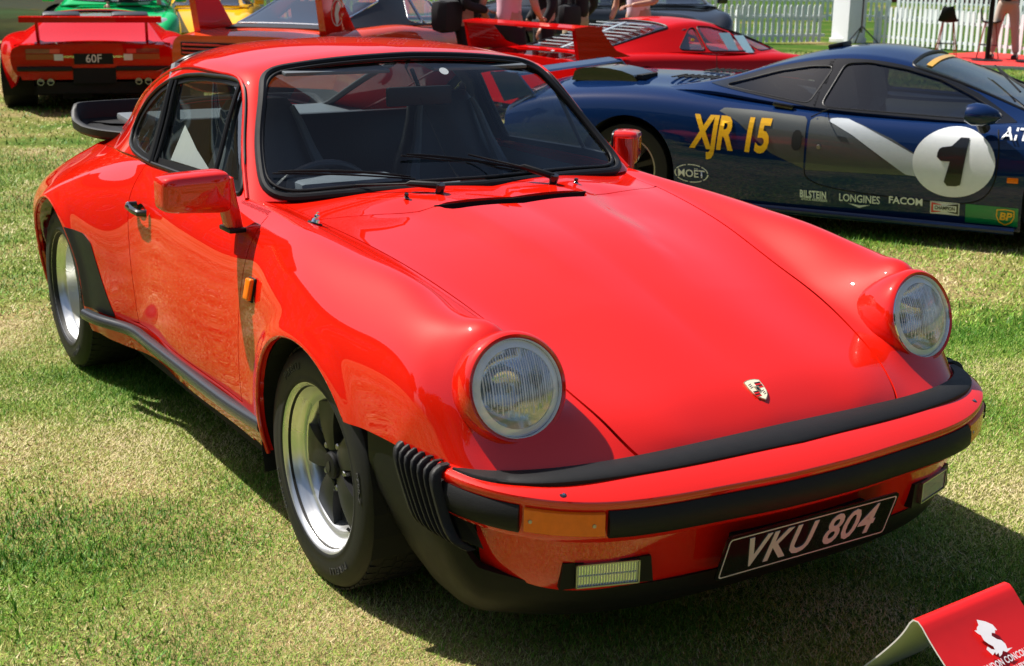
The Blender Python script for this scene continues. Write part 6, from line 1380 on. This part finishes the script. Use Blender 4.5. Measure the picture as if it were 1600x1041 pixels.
def person(loc, rz, label, shirt, trousers, shoes, sleeves='long', arms=((.30, .18, .98), (.30, .18, .98)), legspread=.10, coat=None, shorts=False, hair=None):
    """x forward, y left; arms = hand targets (forward, out, height)"""
    o = empty('person', (loc[0], loc[1], loc[2]), R(rz), None, label, 'person')
    J = [(0, 0, .96), (0, 0, 1.08), (.01, 0, 1.22), (.0, 0, 1.38), (-.005, 0, 1.47), (.01, 0, 1.53), (.02, 0, 1.60), (.02, 0, 1.70), (.01, 0, 1.76)]; E = [(i, i+1) for i in range(8)]
    Rd = [(.155, .105), (.145, .10), (.155, .11), (.165, .10), (.075, .07), (.065, .065), (.085, .098), (.112, .128), (.085, .095)]
    arm_idx = []
    for s, a in ((1, arms[0]), (-1, arms[1])):
        sh = Vector((0, s*.20, 1.42)); hd = Vector((a[0], s*a[1], a[2])); mid = (sh+hd)/2; d = (hd-sh).length; k = math.sqrt(max(.001, .30**2-(min(d, .58)/2)**2)); el = mid+Vector((-.6, s*.5, -.6)).normalized()*k
        n = len(J); J += [tuple(sh), tuple(el), tuple(hd)]; E += [(3, n), (n, n+1), (n+1, n+2)]; Rd += [.060, .042, .028]; arm_idx.append((sh, el, hd))
    legs = []
    for s in (1, -1):
        hp, kn, an = (0, s*.095, .90), (.02, s*(.10+legspread*.4), .50), (-.01, s*(.10+legspread*.8), .09)
        n = len(J); J += [hp, kn, an, (.10, an[1], .045)]; E += [(0, n), (n, n+1), (n+1, n+2), (n+2, n+3)]; Rd += [.095, .058, .040, .035]; legs.append((hp, kn, an))
    body = skin_body('body', J, E, Rd, M['skin'], o)
    # face and hair
    b = B(); b.lathe([(0, .03), (.012, .02), (.016, 0)], 10, frame((.098, 0, 1.655), (1, 0, -.2), (0, 0, 1))); b.build('nose', M['skin'], body)
    for s in (1, -1):
        B().lathe([(0, .006), (.008, .004), (.011, 0)], 10, frame((.083, s*.032, 1.678), (1, s*.2, 0))).build('eye', M['off_white'], body); B().lathe([(0, .012), (.018, .008), (.026, 0)], 10, frame((.01, s*.072, 1.66), (0, s, 0), (0, 0, 1))).build('ear', M['skin'], body)
    B().box((.092, 0, 1.612), (.012, .045, .009), None, .003).build('mouth', mat('lips', (.42, .14, .12), .5), body)
    V = []; F = []
    for i, ph in enumerate(np.linspace(0, 1.75, 9)):
        for k in range(20): a = 2*math.pi*k/20; V.append((.008+.098*math.sin(ph)*math.cos(a)-.012*(math.cos(a) > .6)*(ph > 1.2), .084*math.sin(ph)*math.sin(a), 1.70+.085*math.cos(ph)))
    mk('hair', V, [(i*20+k, i*20+(k+1) % 20, (i+1)*20+(k+1) % 20, (i+1)*20+k) for i in range(8) for k in range(20) if not (i > 5 and (k < 4 or k > 15))], hair or M['hair'], o)
    # hands: palm and five fingers
    for (sh, el, hd), s in zip(arm_idx, (1, -1)):
        d = (hd-el).normalized(); sd = Vector((0, 0, 1)).cross(d).normalized(); up = d.cross(sd)
        j = [tuple(hd), tuple(hd+d*.05), tuple(hd+d*.085)]; e_ = [(0, 1), (1, 2)]; r_ = [(.026, .018), (.036, .015), (.034, .012)]
        hh = skin_body('palm', j, e_, r_, M['skin'], body)
        for q in range(4):
            o_ = sd*(-.024+.016*q); l = (.060, .070, .066, .052)[q]; p0 = hd+d*.080+o_; p1 = p0+d*l*.5-up*.006; p2 = p1+d*l*.35-up*.022; B().tube([p0, p1, p2, p2-up*.012], [.0085, .008, .007, .004], 7).build('finger', M['skin'], body)
        p0 = hd+d*.02+sd*.026*s; B().tube([p0, p0+d*.03+sd*.022*s, p0+d*.055+sd*.022*s-up*.01], [.011, .010, .006], 7).build('thumb', M['skin'], body)
    # clothes
    je = [(0, 0, .90), (0, 0, 1.08), (.01, 0, 1.22), (.0, 0, 1.38), (-.005, 0, 1.46)]; ee = [(0, 1), (1, 2), (2, 3), (3, 4)]; re = [(.180, .128), (.165, .118), (.175, .128), (.182, .115), (.085, .08)]
    for sh, el, hd in arm_idx:
        n = len(je); end = hd if sleeves == 'long' else sh.lerp(el, .75); je += [tuple(sh), tuple(el if sleeves == 'long' else sh.lerp(el, .4)), tuple(el.lerp(end, .92) if sleeves == 'long' else end)]; ee += [(3, n), (n, n+1), (n+1, n+2)]; re += [.076, .058 if sleeves == 'long' else .068, .042 if sleeves == 'long' else .060]
    skin_body('shirt', je, ee, re, coat or shirt, o, 2)
    jt = [(0, 0, 1.00), (0, 0, .90)]; et = [(0, 1)]; rt = [(.165, .118), (.168, .122)]
    for (hp, kn, an) in legs:
        n = len(jt); lo = an if not shorts else tuple(Vector(kn)+Vector((0, 0, .02))); jt += [(hp[0], hp[1], .84), tuple((Vector(hp)+Vector(kn))/2), kn if not shorts else tuple(Vector(kn)+Vector((0, 0, .08))), (lo[0], lo[1], lo[2]+(.0 if shorts else .0))]; et += [(1, n), (n, n+1), (n+1, n+2), (n+2, n+3)]; rt += [.108, .092, .074, .062 if not shorts else .076]
    skin_body('trousers', jt, et, rt, trousers, o, 2)
    for (hp, kn, an), s in zip(legs, (1, -1)):
        b = B(); b.box((.045, an[1], .04), (.27, .098, .078), None, .03); b.build('shoe', shoes, o)
    return o
mt_pink = mat('pink_cotton', (.72, .42, .50), .8, bump=.3, bscale=60); mt_black = mat('black_cloth', (.012, .012, .015), .85, bump=.3, bscale=60); mt_beige = mat('beige_chino', (.52, .42, .36), .85, bump=.2, bscale=60)
mt_navy = mat('navy_blazer', (.012, .014, .030), .8); mt_blue = mat('blue_shirt', (.08, .20, .55), .8); mt_tan = mat('tan_shorts', (.38, .30, .20), .9); mt_leather = mat('black_shoe_leather', (.012, .011, .010), .35)
person((-12.42, 17.20, .055), -60, 'man in dark navy blazer and beige trousers beside the high table', mt_blue, mt_beige, mt_leather, 'long', ((.34, .10, 1.10), (.34, .06, 1.10)), .12, mt_navy)
person((-9.22, 5.44, 0), 118, 'person in a pink top and black trousers seen over the supercar wing', mt_pink, mt_black, mt_leather, 'short', ((.12, .30, .92), (.20, .26, 1.0)), .08)
p2_ = person((-9.72, 5.20, 0), 60, 'person in black carrying a bulky black bag beside the pink top', mt_black, mt_black, mt_leather, 'long', ((.20, .30, .95), (.26, .20, 1.05)), .08)
person((-9.75, 6.22, 0), 250, 'person in black standing to the right of the pink top', mt_black, mt_black, mt_leather, 'long', ((.10, .30, .88), (.14, .28, .90)), .06)
person((-9.55, 7.35, 0), -70, 'person in a pale pink T-shirt holding a dark phone', mat('pale_pink_tee', (.72, .56, .64), .8, bump=.3, bscale=50), mt_black, mt_leather, 'short', ((.30, .10, 1.10), (.05, .34, .92)), .08)
person((-10.2, 6.95, 0), 200, 'person in a black shirt and tan shorts with a shoulder bag', mt_black, mt_tan, mt_leather, 'long', ((.10, .30, .90), (.12, .30, .92)), .08, None, True)
person((-16.9, 3.75, 0), -20, 'person in black leaning by the green car', mt_black, mt_black, mt_leather, 'long', ((.10, .42, 1.0), (.16, .28, .90)), .10)
def bag(loc, d, label, m=None, rz=0):
    o = empty('shoulder_bag', loc, rz, None, label, 'bag'); B().box((0, 0, 0), d, None, .10).build('bag_body', m or mt_black, o); B().tube([(0, -d[1]*.4, d[2]/2), (0, -d[1]*.2, d[2]/2+.35), (0, d[1]*.3, d[2]/2+.35), (0, d[1]*.4, d[2]/2)], .012, 6).build('strap', m or mt_black, o); return o
bag((-9.60, 4.92, 1.0), (.22, .42, .34), 'bulky black bag carried by the person in black', None, .6)
bag((-10.02, 6.72, .95), (.16, .34, .28), 'dark shoulder bag of the person in tan shorts', None, .3)
ph = B(); ph.box((-9.42, 7.03, 1.13), (.012, .075, .15), Matrix.Rotation(-.9, 3, 'Z'), .005); tag(ph.build('phone', M['black_gloss']), 'dark phone held up by the person in the pale pink T-shirt', 'phone')
